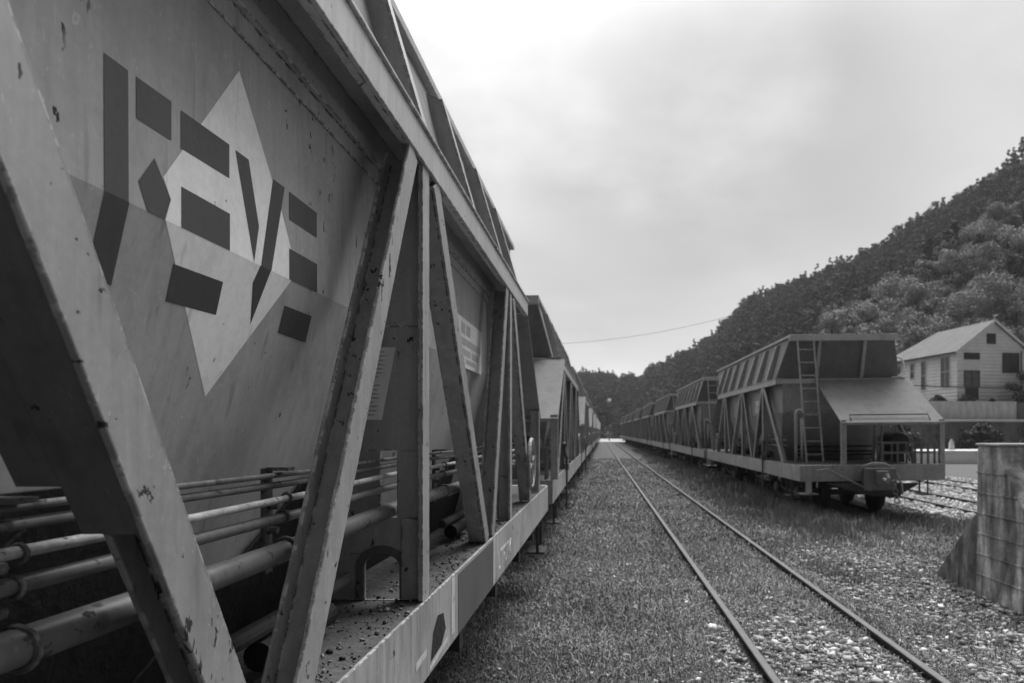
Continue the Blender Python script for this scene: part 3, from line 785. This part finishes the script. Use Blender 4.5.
# ------------------------------------------------------------------ grass (one stuff object of bent blades)
def grass(name, x, y, h, wd, mat, seed, lean=.5):
    r = np.random.default_rng(seed); n = len(x); z = gz(x, y)
    a = r.uniform(0, 6.283, n); b_ = a+r.normal(0, .5, n)+math.pi/2
    dx, dy = np.cos(a)*wd, np.sin(a)*wd; l = np.abs(r.normal(0, lean, n))
    lx, ly = np.cos(b_)*l*h, np.sin(b_)*l*h
    p0 = np.stack([x-dx, y-dy, z-.01], -1); p1 = np.stack([x+dx, y+dy, z-.01], -1)
    p2 = np.stack([x+dx*.7+lx*.4, y+dy*.7+ly*.4, z+h*.62], -1); p3 = np.stack([x-dx*.7+lx*.4, y-dy*.7+ly*.4, z+h*.62], -1)
    p4 = np.stack([x+lx, y+ly, z+h/np.sqrt(1+l*l)], -1)
    V = np.stack([p0,p1,p2,p3,p4], 1).reshape(-1,3); o5 = (np.arange(n)*5)[:,None]
    F = np.concatenate([o5+np.array([[0,1,2]]), o5+np.array([[0,2,3]]), o5+np.array([[3,2,4]])])
    o = np_mesh(name, V, F, mat)
    t = np.clip(fbm(x*1.1, y*1.1, seed+2)*.6+fbm(x*7, y*7, seed+4)*.3+r.random(n)*.35-.1, 0, 1).astype(np.float32)
    at = o.data.attributes.new('tone', 'FLOAT', 'POINT'); at.data.foreach_set('value', np.repeat(t, 5))
    return tag(o, kind='stuff')
def blade_mat(name, lo, hi, p=1.2):
    m, nt, b = nmat(name); at = nt.nodes.new('ShaderNodeAttribute'); at.attribute_name = 'tone'
    v = mixf(nt, math_(nt, 'POWER', at.outputs['Fac'], p), lo, hi)
    nt.links.new(v, b.inputs['Base Color']); b.inputs['Roughness'].default_value = .6; b.inputs['Specular IOR Level'].default_value = .3
    return m
M['blade'] = blade_mat('grass_blade', .09, .50, 1.3)
M['weed'] = blade_mat('weed_blade', .07, .42, 1.2)
def gmask(x, y, k=1.0):
    g_ = gravel(x, y); kp = rng.random(len(x)) < 1-.86*g_*k
    d = np.abs(np.abs(x-(1.655-.0059*y))-.53); kp &= d > .030
    return kp
gx_, gy_ = scatter(620000, (-2.2, 6.2), (3.2, 40), 1.15)
k = gmask(gx_, gy_); gx_, gy_ = gx_[k], gy_[k]
hh = np.clip(rng.lognormal(-3.95, .5, len(gx_)), .008, .12)*(.55+.9*fbm(gx_*.9, gy_*.9, 31))*(1+.0*gy_)
wdt = np.clip(.0014+.00036*gy_, .0015, .012)*rng.uniform(.7, 1.5, len(gx_))
hh = hh*(1+.03*gy_)
grass('grass', gx_, gy_, hh, wdt*1.15, M['blade'], 21, 1.1)
# longer weeds: along the right-hand train, at the buffer stop and in tufts between the rails
gx2, gy2 = scatter(80000, (2.4, 6.4), (7.2, 60), .9)
k = (fbm(gx2*.8, gy2*.5, 51)+rng.normal(0,.10,len(gx2)) > .46) & (gx2+.0117*gy2 > 2.5); gx2, gy2 = gx2[k], gy2[k]
edge_ = np.maximum(np.exp(-((gx2-3.6)/.7)**2)*sstep(9, 11.0, gy2), .8*np.exp(-((gy2-10.9)/.9)**2)*sstep(3.2, 3.8, gx2))
h2 = (.06+.36*edge_*rng.random(len(gx2))**1.5)*(.5+fbm(gx2*1.4, gy2*1.4, 55))
grass('tall_weeds', gx2, gy2, h2, np.clip(.002+.0003*gy2, .002, .012), M['weed'], 61, .45)
# small white flowers and pale leaves dotted on the lane
fx, fy = scatter(420, (-.9, 5.4), (3.8, 18), 1.0); k = gravel(fx, fy) < .5; fx, fy = fx[k], fy[k]
rocks('white_flowers', np.stack([fx, fy, gz(fx, fy)+rng.uniform(.03, .07, len(fx))], -1), rng.uniform(.006, .013, len(fx)), rough_mat('petal', .75, .1, 3), 9)

# ------------------------------------------------------------------ hills and woods
far_px = [(330,372),(450,372),(570,372),(593,369),(614,373),(640,374),(651,364),(671,356),(689,345),(711,334),(722,322),(749,293),(781,283),(828,264),(874,244),(897,227),(920,208),(953,195),(990,172),(1024,139),(1150,40),(1400,-60)]
spur_px = [(800,431),(852,345),(856,328),(874,306),(911,278),(943,247),(967,228),(1024,207),(1150,160),(1400,150)]
fu = np.array([(x-602)/683 for x, _ in far_px]); fe = np.array([(431-y)/683 for _, y in far_px])
su = np.array([(x-602)/683 for x, _ in spur_px]); se = np.array([(431-y)/683 for _, y in spur_px])
def zc(u, keys): return np.interp(u, [k[0] for k in keys], [k[1] for k in keys])
def terrain(u, Z):
    z1 = zc(u, [(-.4,330),(-.05,330),(.06,300),(.22,260),(.44,210),(.62,185),(1.2,150)])
    z0 = zc(u, [(-.4,150),(-.05,150),(.06,140),(.2,85),(.36,72),(1.2,72)])
    top = 1.5+np.interp(u, fu, fe)*z1-4.4
    base = zc(u, [(-.4,0),(.2,0),(.36,4),(1.2,4)])
    t = np.clip((Z-z0)/(z1-z0), 0, 1.6)
    hf = base+(top-base)*np.where(t < 1, t**.95, 1-(t-1)*.5)
    zs = zc(u, [(.2,98),(.38,95),(.62,112),(1.2,118)]); tops = 1.5+np.interp(u, su, se)*zs-5.0
    t2 = np.clip((Z-72)/(zs-72), 0, 2)
    hs = base+(tops-base)*np.where(t2 < 1, t2, 1-(t2-1)*.9)
    hs = np.where(u > .24, hs, -5)
    return np.where(Z < z0, np.where(Z < 72, -.3, hs), np.maximum(hf, hs))
us = np.linspace(-.45, 1.15, 220); zs_ = np.concatenate([np.linspace(72, 130, 50), np.linspace(133, 460, 90)])
U, ZZ = np.meshgrid(us, zs_); HH = terrain(U, ZZ)
HH = np.where(ZZ < 73, np.where(U > .30, 3.9, -.4), HH)
V = np.stack([U*ZZ, ZZ, HH-.15], -1).reshape(-1,3); nu = len(us)
ii = (np.arange(len(zs_)-1)[:,None]*nu+np.arange(nu-1)[None,:]).ravel()
hill = np_mesh('hill', V, np.stack([ii, ii+1, ii+1+nu, ii+nu], -1), rough_mat('hill_undergrowth', .035, .6, .3, .95, .6, .3, world=True, fine=2)); tag(hill, kind='structure')

def crown_arrays(r, n, rad, hgt, z0, leaf, clumps, conic=0.0):
    """leaf-sized quads gathered in clumps through the crown's volume"""
    cs = []
    for k in range(clumps):
        t = r.random(); zz = z0+hgt*(.12+.86*t)
        lim = rad*(1-t*.75) if conic else rad*math.sqrt(max(.05, 1-(2*t*.95-.85)**2))
        a = r.uniform(0, 6.283); q = lim*math.sqrt(r.random())*.85
        cs.append((q*math.cos(a), q*math.sin(a), zz, rad*r.uniform(.22, .42)*(.75 if conic else 1)))
    cs = np.array(cs); w = cs[:,3]**2; ids = r.choice(len(cs), n, p=w/w.sum())
    d = r.normal(0, 1, (n,3)); d /= np.linalg.norm(d, axis=1)[:,None]
    P = cs[ids,:3]+d*cs[ids,3][:,None]*(r.random(n)**.4)[:,None]*np.array([1,1,.8])
    nrm = d*.8+r.normal(0, .55, (n,3))+np.array([0,0,.35]); nrm /= np.linalg.norm(nrm, axis=1)[:,None]
    ref = np.where(np.abs(nrm[:,2:3]) < .9, np.array([[0,0,1.]]), np.array([[1.,0,0]]))
    a = np.cross(nrm, ref); a /= np.linalg.norm(a, axis=1)[:,None]; b = np.cross(nrm, a)
    th = r.uniform(0, 6.283, n)[:,None]; a, b = a*np.cos(th)+b*np.sin(th), b*np.cos(th)-a*np.sin(th)
    s = leaf*r.uniform(.6, 1.4, n)[:,None]
    Q = np.stack([P-a*s, P-b*s*.55+nrm*s*.15, P+a*s, P+b*s*.55+nrm*s*.15], 1)
    return Q.reshape(-1, 3)
M['leaf_a'] = leaf_mat('broad_leaves', .31, .7, .35)
M['leaf_b'] = leaf_mat('dark_leaves', .09, .5, .3)
M['leaf_c'] = leaf_mat('wood_leaves', .075, .8, .2)
M['bark'] = rough_mat('bark', .06, .5, 8, .95, .8, .03)
def trunk_mb(r, h, rad, branch):
    m = MB(); m.tube([(0,0,-.6),(r.uniform(-.1,.1),r.uniform(-.1,.1),h*.4),(r.uniform(-.3,.3),r.uniform(-.3,.3),h*.85)], [rad, rad*.7, rad*.25], 8)
    for k in range(5):
        a = r.uniform(0,6.28); z = h*r.uniform(.3,.6); m.tube([(0,0,z),(branch*.5*math.cos(a),branch*.5*math.sin(a),z+h*.15),(branch*math.cos(a),branch*math.sin(a),z+h*.25)], [rad*.45,rad*.3,rad*.1], 6)
    return m
# individual trees: those nearest on the slope behind the house
tree_protos = []
for k in range(5):
    r = np.random.default_rng(40+k); rr = random.Random(40+k)
    rad = [3.0,2.5,3.4,2.2,2.0][k]; hg = [6.0,6.5,6.4,7.0,7.6][k]
    t = empty('broadleaf_tree' if k < 3 else 'slender_tree')
    Q = crown_arrays(r, 5200, rad, hg, 1.2, .14, 26 if k < 3 else 22, 0 if k < 3 else .6)
    np_mesh('crown', Q, np.arange(len(Q)).reshape(-1,4), M['leaf_a' if k < 3 else 'leaf_b'], t)
    trunk_mb(rr, hg+1, .2, rad*.7).build('trunk', M['bark'], t)
    tree_protos.append([t, False])
spots = []; tries = 0
r = np.random.default_rng(77)
while len(spots) < 170 and tries < 20000:
    tries += 1
    u = r.uniform(.33, .72); Z = r.uniform(74, 120); x = u*Z
    zs0 = float(zc(u, [(.2,98),(.38,95),(.62,112),(1.2,118)]))
    if Z > zs0+3: continue
    if 25 < x < 45 and Z < 76: continue
    if any((x-a)**2+(Z-b)**2 < 2.6**2 for a, b in spots): continue
    spots.append((x, Z))
for x, Z in spots:
    u = x/Z; k = int(r.choice([0,1,2,0,1,2,3]))
    pr = tree_protos[k]
    o = pr[0] if not pr[1] else copy_tree(pr[0]); pr[1] = True
    o.location = (x, Z, float(terrain(np.array(u), np.array(Z)))-.2); o.rotation_euler = (0,0,r.uniform(0,6.28)); s = r.uniform(.75,1.15); o.scale = (s,s,s*r.uniform(.9,1.1))
    if k < 3: tag(o, 'pale bushy broadleaf tree on the near slope behind the house', 'tree', 'broadleaf trees on the near slope')
    else: tag(o, 'dark slender tree among the broadleaf trees behind the house', 'tree', 'slender trees on the near slope')
for pr in tree_protos:
    if not pr[1]:
        for ch in children(pr[0]): bpy.data.objects.remove(ch)
        bpy.data.objects.remove(pr[0])
# far wood: one mass
var = []
for k in range(7):
    rk = np.random.default_rng(90+k)
    var.append(crown_arrays(rk, 950, [1.9,1.6,2.2,2.5,1.5,1.8,2.1][k], [6.2,6.0,5.6,4.8,7.6,6.8,4.6][k], -.6, .18, 26, .5 if k in (0,4,5) else 0))
allv = []; n = 0
for q in range(5200):
    u = r.uniform(-.12, .75); Z = math.sqrt(r.uniform(78**2, 330**2))
    z1 = float(zc(u, [(-.4,330),(-.05,330),(.06,300),(.22,260),(.44,210),(.62,185),(1.2,150)])); z0 = float(zc(u, [(-.4,150),(-.05,150),(.06,140),(.2,85),(.36,72),(1.2,72)]))
    if Z > z1+4 or Z < z0: continue
    if u > .34 and Z < 122: continue
    A = var[int(r.integers(7))]; th = r.uniform(0,6.28); s = r.uniform(.65,1.05)
    c_, s_ = math.cos(th), math.sin(th)
    B = np.stack([A[:,0]*c_-A[:,1]*s_, A[:,0]*s_+A[:,1]*c_, A[:,2]], -1)*s
    allv.append(B+np.array([u*Z, Z, float(terrain(np.array(u), np.array(Z)))-.6]))
Q = np.concatenate(allv); fo = np_mesh('forest', Q, np.arange(len(Q)).reshape(-1,4), M['leaf_c']); tag(fo, kind='stuff')

# ------------------------------------------------------------------ house on its terrace
HC = Vector((31.2, 60.0, 3.95)); HF = Vector((.987, .163, 0)); HS = Vector((-.163, .987, 0)); UP = Vector((0,0,1))
house = empty('house', HC, math.atan2(.163, .987))      # local x along the gable front, local y back
tag(house, 'pale rendered house with gabled front standing on a walled terrace before the wooded hill', 'house')
WX, LY, EV, AP = 7.0, 11.0, 4.65, 7.25
M['render'] = rough_mat('house_render', .78, .35, 1.2, .9, .3, .02, stretch=(1,1,3), fine=9)
def courses(name, v, wscale, axis, amp, mortar):
    m, nt, b = nmat(name); c = coords(nt, rnd=False)
    w_ = nd(nt, 'ShaderNodeTexWave', Scale=wscale, Distortion=.6, Detail=2); w_.wave_type = 'BANDS'; w_.bands_direction = axis; nt.links.new(c, w_.inputs[0])
    a = noise(nt, c, .9, 6, .65); f = noise(nt, c, 7, 4, .6)
    k = math_(nt, 'ADD', math_(nt, 'MULTIPLY', math_(nt, 'SUBTRACT', a, .5), amp*1.8), math_(nt, 'MULTIPLY', math_(nt, 'SUBTRACT', f, .5), amp*1.4))
    val = math_(nt, 'MULTIPLY', math_(nt, 'ADD', k, 1), v)
    val = mixf(nt, mapr(nt, w_.outputs['Fac'], .25, .0, 0, .28), val, mortar)
    nt.links.new(val, b.inputs['Base Color']); b.inputs['Roughness'].default_value = .9; b.inputs['Specular IOR Level'].default_value = .15
    bump(nt, b, w_.outputs['Fac'], .6, .04); return m
M['brickwall'] = courses('pale_block_courses', .82, 1.0, 'Z', .35, .42)
M['rooft'] = courses('ribbed_roof_tiles', .24, 1.3, 'Y', .4, .10)
M['roof'] = rough_mat('roof_tiles', .22, .35, 3, .9, .8, .05, stretch=(4,1,1), fine=16)
M['trim'] = rough_mat('white_trim', .75, .1, 3)
M['glass'] = rough_mat('dark_window', .03, .4, 2, .15, 0, 0, spec=.5)
M['dimglass'] = rough_mat('dim_window', .13, .5, 2, .2, 0, 0, spec=.5)
M['panelw'] = rough_mat('window_panel', .65, .2, 3)
m = MB()
m.add([(0,0,0),(WX,0,0),(WX,0,EV),(WX/2,0,AP),(0,0,EV)], [(0,1,2,3,4)])
m.add([(0,LY,0),(WX,LY,0),(WX,LY,EV),(0,LY,EV)], [(3,2,1,0)])
m.add([(0,0,0),(0,0,EV),(0,LY,EV),(0,LY,0)], [(0,1,2,3)]); m.add([(WX,0,0),(WX,0,EV),(WX,LY,EV),(WX,LY,0)], [(3,2,1,0)])
m.build('wall', M['brickwall'], house)
m = MB(); th = .14; ov = .35; k = (AP-EV)/(WX/2)
hipy = LY-3.4
def rp(x, y): return (x, y, AP+.03-abs(x-WX/2)*k)
m.slab([rp(-ov,-.3), rp(WX/2,-.3), rp(WX/2,hipy), rp(-ov,LY+.3)], th, (0,0,1))
m.slab([rp(WX+ov,-.3), rp(WX/2,-.3), rp(WX/2,hipy), rp(WX+ov,LY+.3)], th, (0,0,1))
m.slab([rp(-ov,LY+.3), rp(WX/2,hipy), rp(WX+ov,LY+.3)], th, (0,0,1))
rf = m.build('roof', M['rooft'], house)
m = MB()
for s in (0, 1):
    a = Vector(rp(-ov if s == 0 else WX+ov, -.33)); b_ = Vector(rp(WX/2, -.33))
    m.slab([a+UP*-.06, b_+UP*-.06, b_+UP*.19, a+UP*.19], .025, (0,-1,0))
m.build('barge_board', M['trim'], rf)
m = MB(); a = rp(-ov, -.3); m.box(-ov-.10, -ov-.02, -.3, LY+.2, a[2]-.02, a[2]+.10); m.build('gutter', M['dark'], rf)
m = MB(); m.tube([(WX/2,-.2,AP+.15),(WX/2,-.2,AP+.55)], .03, 6); m.tube([(WX/2-.25,-.35,AP+.52),(WX/2+.4,-.1,AP+.62)], .05, 6); m.build('lamp_bracket', M['trim'], rf)
def win(x0, x1, z0, z1, side=False, mat='glass', bars=1):
    def q(m, a0, a1, b0, b1, d0, d1):
        if side: m.box(-d1, -d0, a0, a1, b0, b1)
        else: m.box(a0, a1, -d1, -d0, b0, b1)
    m = MB(); q(m, x0, x1, z0, z1, .004, .02); f = m.build('window', M[mat], house)
    m = MB(); t = .07
    q(m, x0-t, x0, z0-t, z1+t, .003, .06); q(m, x1, x1+t, z0-t, z1+t, .003, .06); q(m, x0, x1, z1, z1+t, .003, .06); q(m, x0, x1, z0-t, z0, .003, .08)
    for i in range(1, bars+1):
        xm = x0+(x1-x0)*i/(bars+1); q(m, xm-.025, xm+.025, z0, z1, .021, .05)
    q(m, x0, x1, (z0+z1)/2-.02, (z0+z1)/2+.02, .0215, .045)
    m.build('frame', M['panelw'] if side else M['dark'], f)
win(.72, 2.12, 3.98, 4.42, False, 'glass', 0); win(.72, 2.12, 1.52, 2.86, False, 'dimglass', 1); win(4.5, 6.05, 2.84, 4.48, False, 'glass', 1); win(2.95, 3.7, 5.38, 6.16, False, 'glass', 0)
win(.95, 2.15, 1.6, 4.25, True); win(4.35, 5.0, 1.5, 4.15, True, 'glass', 0); win(6.15, 6.7, 2.7, 4.1, True, 'glass', 0); win(8.3, 9.1, 2.0, 4.1, True)
m = MB(); m.box(.74, 2.10, -.03, -.004, 2.98, 3.88); m.build('blind', M['trim'], house)
m = MB(); m.box(.76, 1.52, -.03, -.004, .32, 1.40); m.box(1.60, 2.08, -.035, -.004, .32, 1.40); m.box(1.53, 1.59, -.04, -.004, .32, 1.40); m.build('door', M['glass'], house)
m = MB(); m.box(.95, 1.75, -.25, -.005, 4.48, 4.56); m.build('awning', M['trim'], house)
m = MB(); m.box(.12, .55, -.22, -.005, 3.0, 3.45); m.build('wall_box', M['trim'], house)
m = MB(); m.tube([(6.32,-.06,.1),(6.32,-.06,4.7)], .05, 6); m.build('drain_pipe', M['dark'], house)
# neighbouring roof
nh = empty('shed', (43.5, 66, 4.5), .1); tag(nh, 'small shed with pitched roof partly hidden right of the house', 'shed')
m = MB(); m.box(0, 6, 0, 6, -.6, 4.4); m.build('wall', M['render'], nh)
m = MB(); m.slab([(-.4,-.4,4.3),(3,-.4,6.0),(3,6.4,6.0),(-.4,6.4,4.3)], .12, (0,0,1)); m.slab([(6.4,-.4,4.3),(3,-.4,6.0),(3,6.4,6.0),(6.4,6.4,4.3)], .12, (0,0,1)); m.build('roof', M['roof'], nh)
# terrace and walls in front of it
M['oldwall'] = rough_mat('weathered_wall', .62, .55, 1.0, .95, .5, .03, stretch=(3,3,.6), fine=12)
M['darkwall'] = rough_mat('overgrown_wall', .16, .8, .9, .95, .6, .05, stretch=(1.5,1.5,.8), fine=7)
m = MB(); o = HC+HF*-14+HS*-3.2
def tp(a, b, z): p = HC+HF*a+HS*b; return (p.x, p.y, z)
m.hexa([tp(-14,-3.4,-.5),tp(30,-3.4,-.5),tp(30,24,-.5),tp(-14,24,-.5)], [tp(-14,-3.4,3.86),tp(30,-3.4,3.86),tp(30,24,3.93),tp(-14,24,3.93)])
tag(m.build('terrace', rough_mat('terrace_soil', .06, .6, .8, .95, .6, .05)), kind='structure')
m = MB(); m.hexa([tp(-6,-3.85,-.5),tp(2.6,-3.85,-.5),tp(2.6,-3.45,-.5),tp(-6,-3.45,-.5)], [tp(-6,-3.80,3.98),tp(2.6,-3.80,3.98),tp(2.6,-3.45,3.98),tp(-6,-3.45,3.98)])
tag(m.build('terrace_wall', M['oldwall']), 'pale streaked retaining wall below the gabled house', 'wall')
m = MB(); m.hexa([tp(2.65,-3.85,-.5),tp(26,-3.85,-.5),tp(26,-3.45,-.5),tp(2.65,-3.45,-.5)], [tp(2.65,-3.80,3.92),tp(26,-3.80,3.92),tp(26,-3.45,3.92),tp(2.65,-3.45,3.92)])
tag(m.build('terrace_wall', rough_mat('stained_wall', .17, .7, 1, .95, .5, .03, stretch=(3,3,.6), fine=12)), 'dark stained retaining wall continuing right of the pale one', 'wall')
lw = empty('bank_wall', tp(0,-10,0), math.atan2(.163,.987)); tag(lw, 'overgrown dark lower wall with a pale ledge below the terrace', 'wall')
m = MB(); m.hexa([(-16,0,-.4),(30,0,-.4),(30,5.9,-.4),(-16,5.9,-.4)], [(-16,.6,2.2),(30,.6,2.2),(30,5.9,2.5),(-16,5.9,2.5)]); m.build('face', M['darkwall'], lw)
m = MB(); m.box(-16, 30, .45, .85, 2.21, 2.33); m.build('ledge', M['oldwall'], lw)
pf = empty('platform', (19, 34, 0), .04); tag(pf, 'low pale concrete platform seen behind the right-hand wagon end', 'platform')
m = MB(); m.box(-6.2, 10, 0, 3, -.2, .50); m.build('body', rough_mat('platform_concrete', .88, .15, 1, .9, .2), pf, .02)
m = MB(); m.box(-6.25, 10.05, -.06, 3.05, .502, .56); m.build('slab_edge', M['oldwall'], pf, .01)
mp = empty('marker_post', (17.6, 34.4, .6)); tag(mp, 'small white tapered marker post standing on the low platform', 'post')
m = MB(); m.tube([(0,0,0),(0,0,.35),(0,0,.55)], [.15,.11,.03], 10); m.build('body', M['panelw'], mp)
m = MB(); m.tube([(0,0,-.0),(0,0,.04)], .2, 10); m.build('foot', M['oldwall'], mp)

# bushes and plants round the house
def bush(x, y, z, rad, hgt, label, n=1500, mat='leaf_b', name='bush', leaf=.13):
    rk = np.random.default_rng(int(x*13+y)); t = empty(name, (x,y,z))
    Q = crown_arrays(rk, n, rad, hgt, -.05, leaf, 16); np_mesh('foliage', Q, np.arange(len(Q)).reshape(-1,4), M[mat], t)
    m = MB()
    for k in range(5):
        a = k*1.3; m.tube([(0,0,-.2),(rad*.3*math.cos(a),rad*.3*math.sin(a),hgt*.35),(rad*.5*math.cos(a),rad*.5*math.sin(a),hgt*.7)], [.05,.035,.012], 5)
    m.build('stem', M['bark'], t); tag(t, label, 'bush'); return t
p = tp(5.3,-1.6,3.8); bush(*p, 1.7, 2.9, 'dark bush covering the right front corner of the house', 2600)
p = tp(7.6,-1.9,3.8); bush(*p, 1.9, 3.6, 'tall dark bush at the picture edge right of the house', 2600)
p = tp(6.4,-3.0,3.8); bush(*p, 1.2, 1.3, 'low bush hanging over the stained terrace wall', 1400)
p = tp(.0,-1.1,3.8); bush(*p, .9, .75, 'low bush at the left corner of the house', 900)
p = tp(-1.4,.6,3.8); bush(*p, .9, .8, 'low bush beside the house side wall', 900)
p = tp(2.5,-1.2,3.8); bush(*p, .45, .5, 'small plant beside the house door', 400)
for i, (x, y) in enumerate(((24.2,50),(27.2,49.2),(31.5,50.2),(35,50.4),(21,48.6))):
    bush(x, y, -.1, 1.7, 2.0, ['weedy bush left of the bare patches under the ledge', 'weedy bush in the middle under the pale ledge', 'weedy bush under the stained wall', 'weedy bush at the right end under the ledge', 'weedy bush nearest the right-hand train under the ledge'][i], 1800)

# ------------------------------------------------------------------ concrete buffer stop
def concrete_mat(lo, hi):
    m, nt, b = nmat('stained_concrete')
    c = coords(nt, rnd=False); a = noise(nt, c, 1.6, 6, .6); f = noise(nt, c, 30, 4, .65)
    st = noise(nt, coords(nt, (1, 1.9, .33), rnd=False), 1.7, 5, .55, 1.2)
    st2 = noise(nt, coords(nt, (3, 3, 1.5), rnd=False), 2.5, 5, .6)
    big = noise(nt, c, .9, 4, .6, .6)
    k = math_(nt, 'ADD', math_(nt, 'MULTIPLY', st, .65), math_(nt, 'MULTIPLY', big, .35))
    v = mixf(nt, mapr(nt, k, .38, .60, 0, 1), lo, hi)
    v = math_(nt, 'MULTIPLY', v, math_(nt, 'ADD', math_(nt, 'MULTIPLY', math_(nt, 'SUBTRACT', a, .5), 1.1), 1))
    v = math_(nt, 'MULTIPLY', v, math_(nt, 'ADD', math_(nt, 'MULTIPLY', math_(nt, 'SUBTRACT', f, .5), .9), 1))
    v = math_(nt, 'MULTIPLY', v, mapr(nt, st2, .35, .65, .6, 1.25))
    nt.links.new(v, b.inputs['Base Color']); b.inputs['Roughness'].default_value = .95; b.inputs['Specular IOR Level'].default_value = .15
    bump(nt, b, math_(nt, 'ADD', a, math_(nt, 'MULTIPLY', f, .5)), .6, .02)
    return m
M['conc'] = concrete_mat(.13, .56)
M['conc2'] = concrete_mat(.05, .26)
M['agg'] = rough_mat('exposed_aggregate', .13, .9, 9, .95, 1.0, .05, fine=38)
bs = empty('buffer_stop', (3.72, 6.4, 0)); tag(bs, 'stained concrete buffer stop with sloping buttresses at the end of the right-hand track', 'buffer stop')
def prof_body(prof, x0, x1, name, mat, bv=.012):
    m = MB(); n = len(prof); vs_ = [(x0, y, z) for y, z in prof]+[(x1, y, z) for y, z in prof]
    m.add(vs_, [(i,(i+1)%n,(i+1)%n+n,i+n) for i in range(n)]+[tuple(range(n-1,-1,-1)), tuple(range(n,2*n))]); return m.build(name, mat, bs, bv)
prof_body([(1.27,-.2),(1.24,-.03),(.47,.70),(.40,.72),(.40,-.2)], .022, .36, 'buttress', M['conc2'])
prof_body([(.399,-.2),(.37,1.40),(-.02,1.40),(-.05,1.24),(-1.55,-.55),(-1.5,-.8)], 0, .36, 'side_wall', M['conc'])
prof_body([(.49,-.2),(.42,.7),(.365,1.395),(-.015,1.395),(-.06,-.2)], .362, 2.5, 'head_wall', M['conc'])
prof_body([(-.02,1.20),(-.06,1.19),(-1.52,-.60),(-1.4,-.62)], .045, 2.5, 'rubble_slope', M['agg'], 0)
m = MB(); m.box(-.015, 2.52, -.035, .385, 1.402, 1.425); m.build('coping', rough_mat('pale_coping', .38, .5, 8, .95, .6, .02), bs, .008)
m = MB()     # shuttering board lines standing slightly proud
for z in (.14, .34, .54, .74, .94, 1.14):
    ya = .40
    yb = -1.0 if z < .1 else -(1.24-z)*.84-.05
    m.box(-.010, .001, yb+.02, ya-.03, z-.007, z+.006)
m.build('board_line', M['conc'], bs)

# ------------------------------------------------------------------ lamp post, overhead cable
lp_ = empty('street_lamp', (1.15, 108, -.1)); tag(lp_, 'distant lamp post with a bright head at the far end of the lane', 'street lamp')
m = MB(); m.tube([(0,0,0),(0,0,6.4)], [.09,.05], 8); m.build('pole', M['rail'], lp_)
m = MB(); m.lathe([(.02,0),(.22,.05),(.34,.25),(.22,.5),(.02,.55)], (0,0,6.3), (0,0,1), 12); m.build('lamp_head', M['trim'], lp_)
def cable(name, a, b_, sag, r, label):
    a, b_ = Vector(a), Vector(b_); pts = [a.lerp(b_, t/24)-UP*(sag*4*(t/24)*(1-t/24)) for t in range(25)]
    m = MB(); m.tube(pts, r, 5); return tag(m.build(name, M['black']), label, 'cable')
def pole(x, y, z, h, label):
    t = empty('utility_pole', (x,y,z)); m = MB(); m.tube([(0,0,0),(0,0,h)], [.16,.1], 8); m.build('pole', M['bark'], t)
    m = MB(); m.box(-.7,.7,-.05,.05,h-.5,h-.38); m.build('crossarm', M['bark'], t); return tag(t, label, 'pole')
Zc = 120
cable('overhead_cable', (-26, Zc, 17.0), (24.5, Zc+6, 23.0), 2.2, .028, 'thin overhead cable crossing the sky above the valley')
pole(-26, Zc, -.1, 17.4, 'utility pole holding the overhead cable beyond the left-hand train')
cable('service_cable', (17.7, 45, 4.7), (44, 49.5, 5.6), .55, .035, 'sagging black cable strung before the house front')
pole(17.7, 45, -.1, 5.0, 'short utility pole behind the nearest right-hand wagon'); pole(44, 49.5, -.1, 6.1, 'utility pole beyond the right picture edge')

# gravel and flakes spilled on the near wagon's deck
ny_ = rng.uniform(2.75, 7.6, 1500); nx_ = 1.285-np.abs(rng.normal(0, .14, 1500)); k = nx_ > .93; nx_, ny_ = nx_[k], ny_[k]
S = np.clip(rng.lognormal(-5.7, .55, len(nx_)), .0015, .012)
rocks('spilled_gravel', np.stack([LX0+nx_+LHD*(LFRONT+ny_), LFRONT+ny_, .939+S*.35], -1), S, tone_mat('spilled_stone', .04, .32, 2.2), 12)

# thin valley haze
m = MB(); m.box(-420, 660, -62, 480, -3, 150)
hz = m.build('haze', bpy.data.materials.new('haze')); hm = hz.data.materials[0]; hm.use_nodes = True
nt = hm.node_tree; nt.nodes.clear(); o_ = nt.nodes.new('ShaderNodeOutputMaterial'); pv = nt.nodes.new('ShaderNodeVolumePrincipled')
pv.inputs['Density'].default_value = .00045; pv.inputs['Color'].default_value = (.9,.9,.9,1); nt.links.new(pv.outputs[0], o_.inputs['Volume']); tag(hz, kind='stuff')
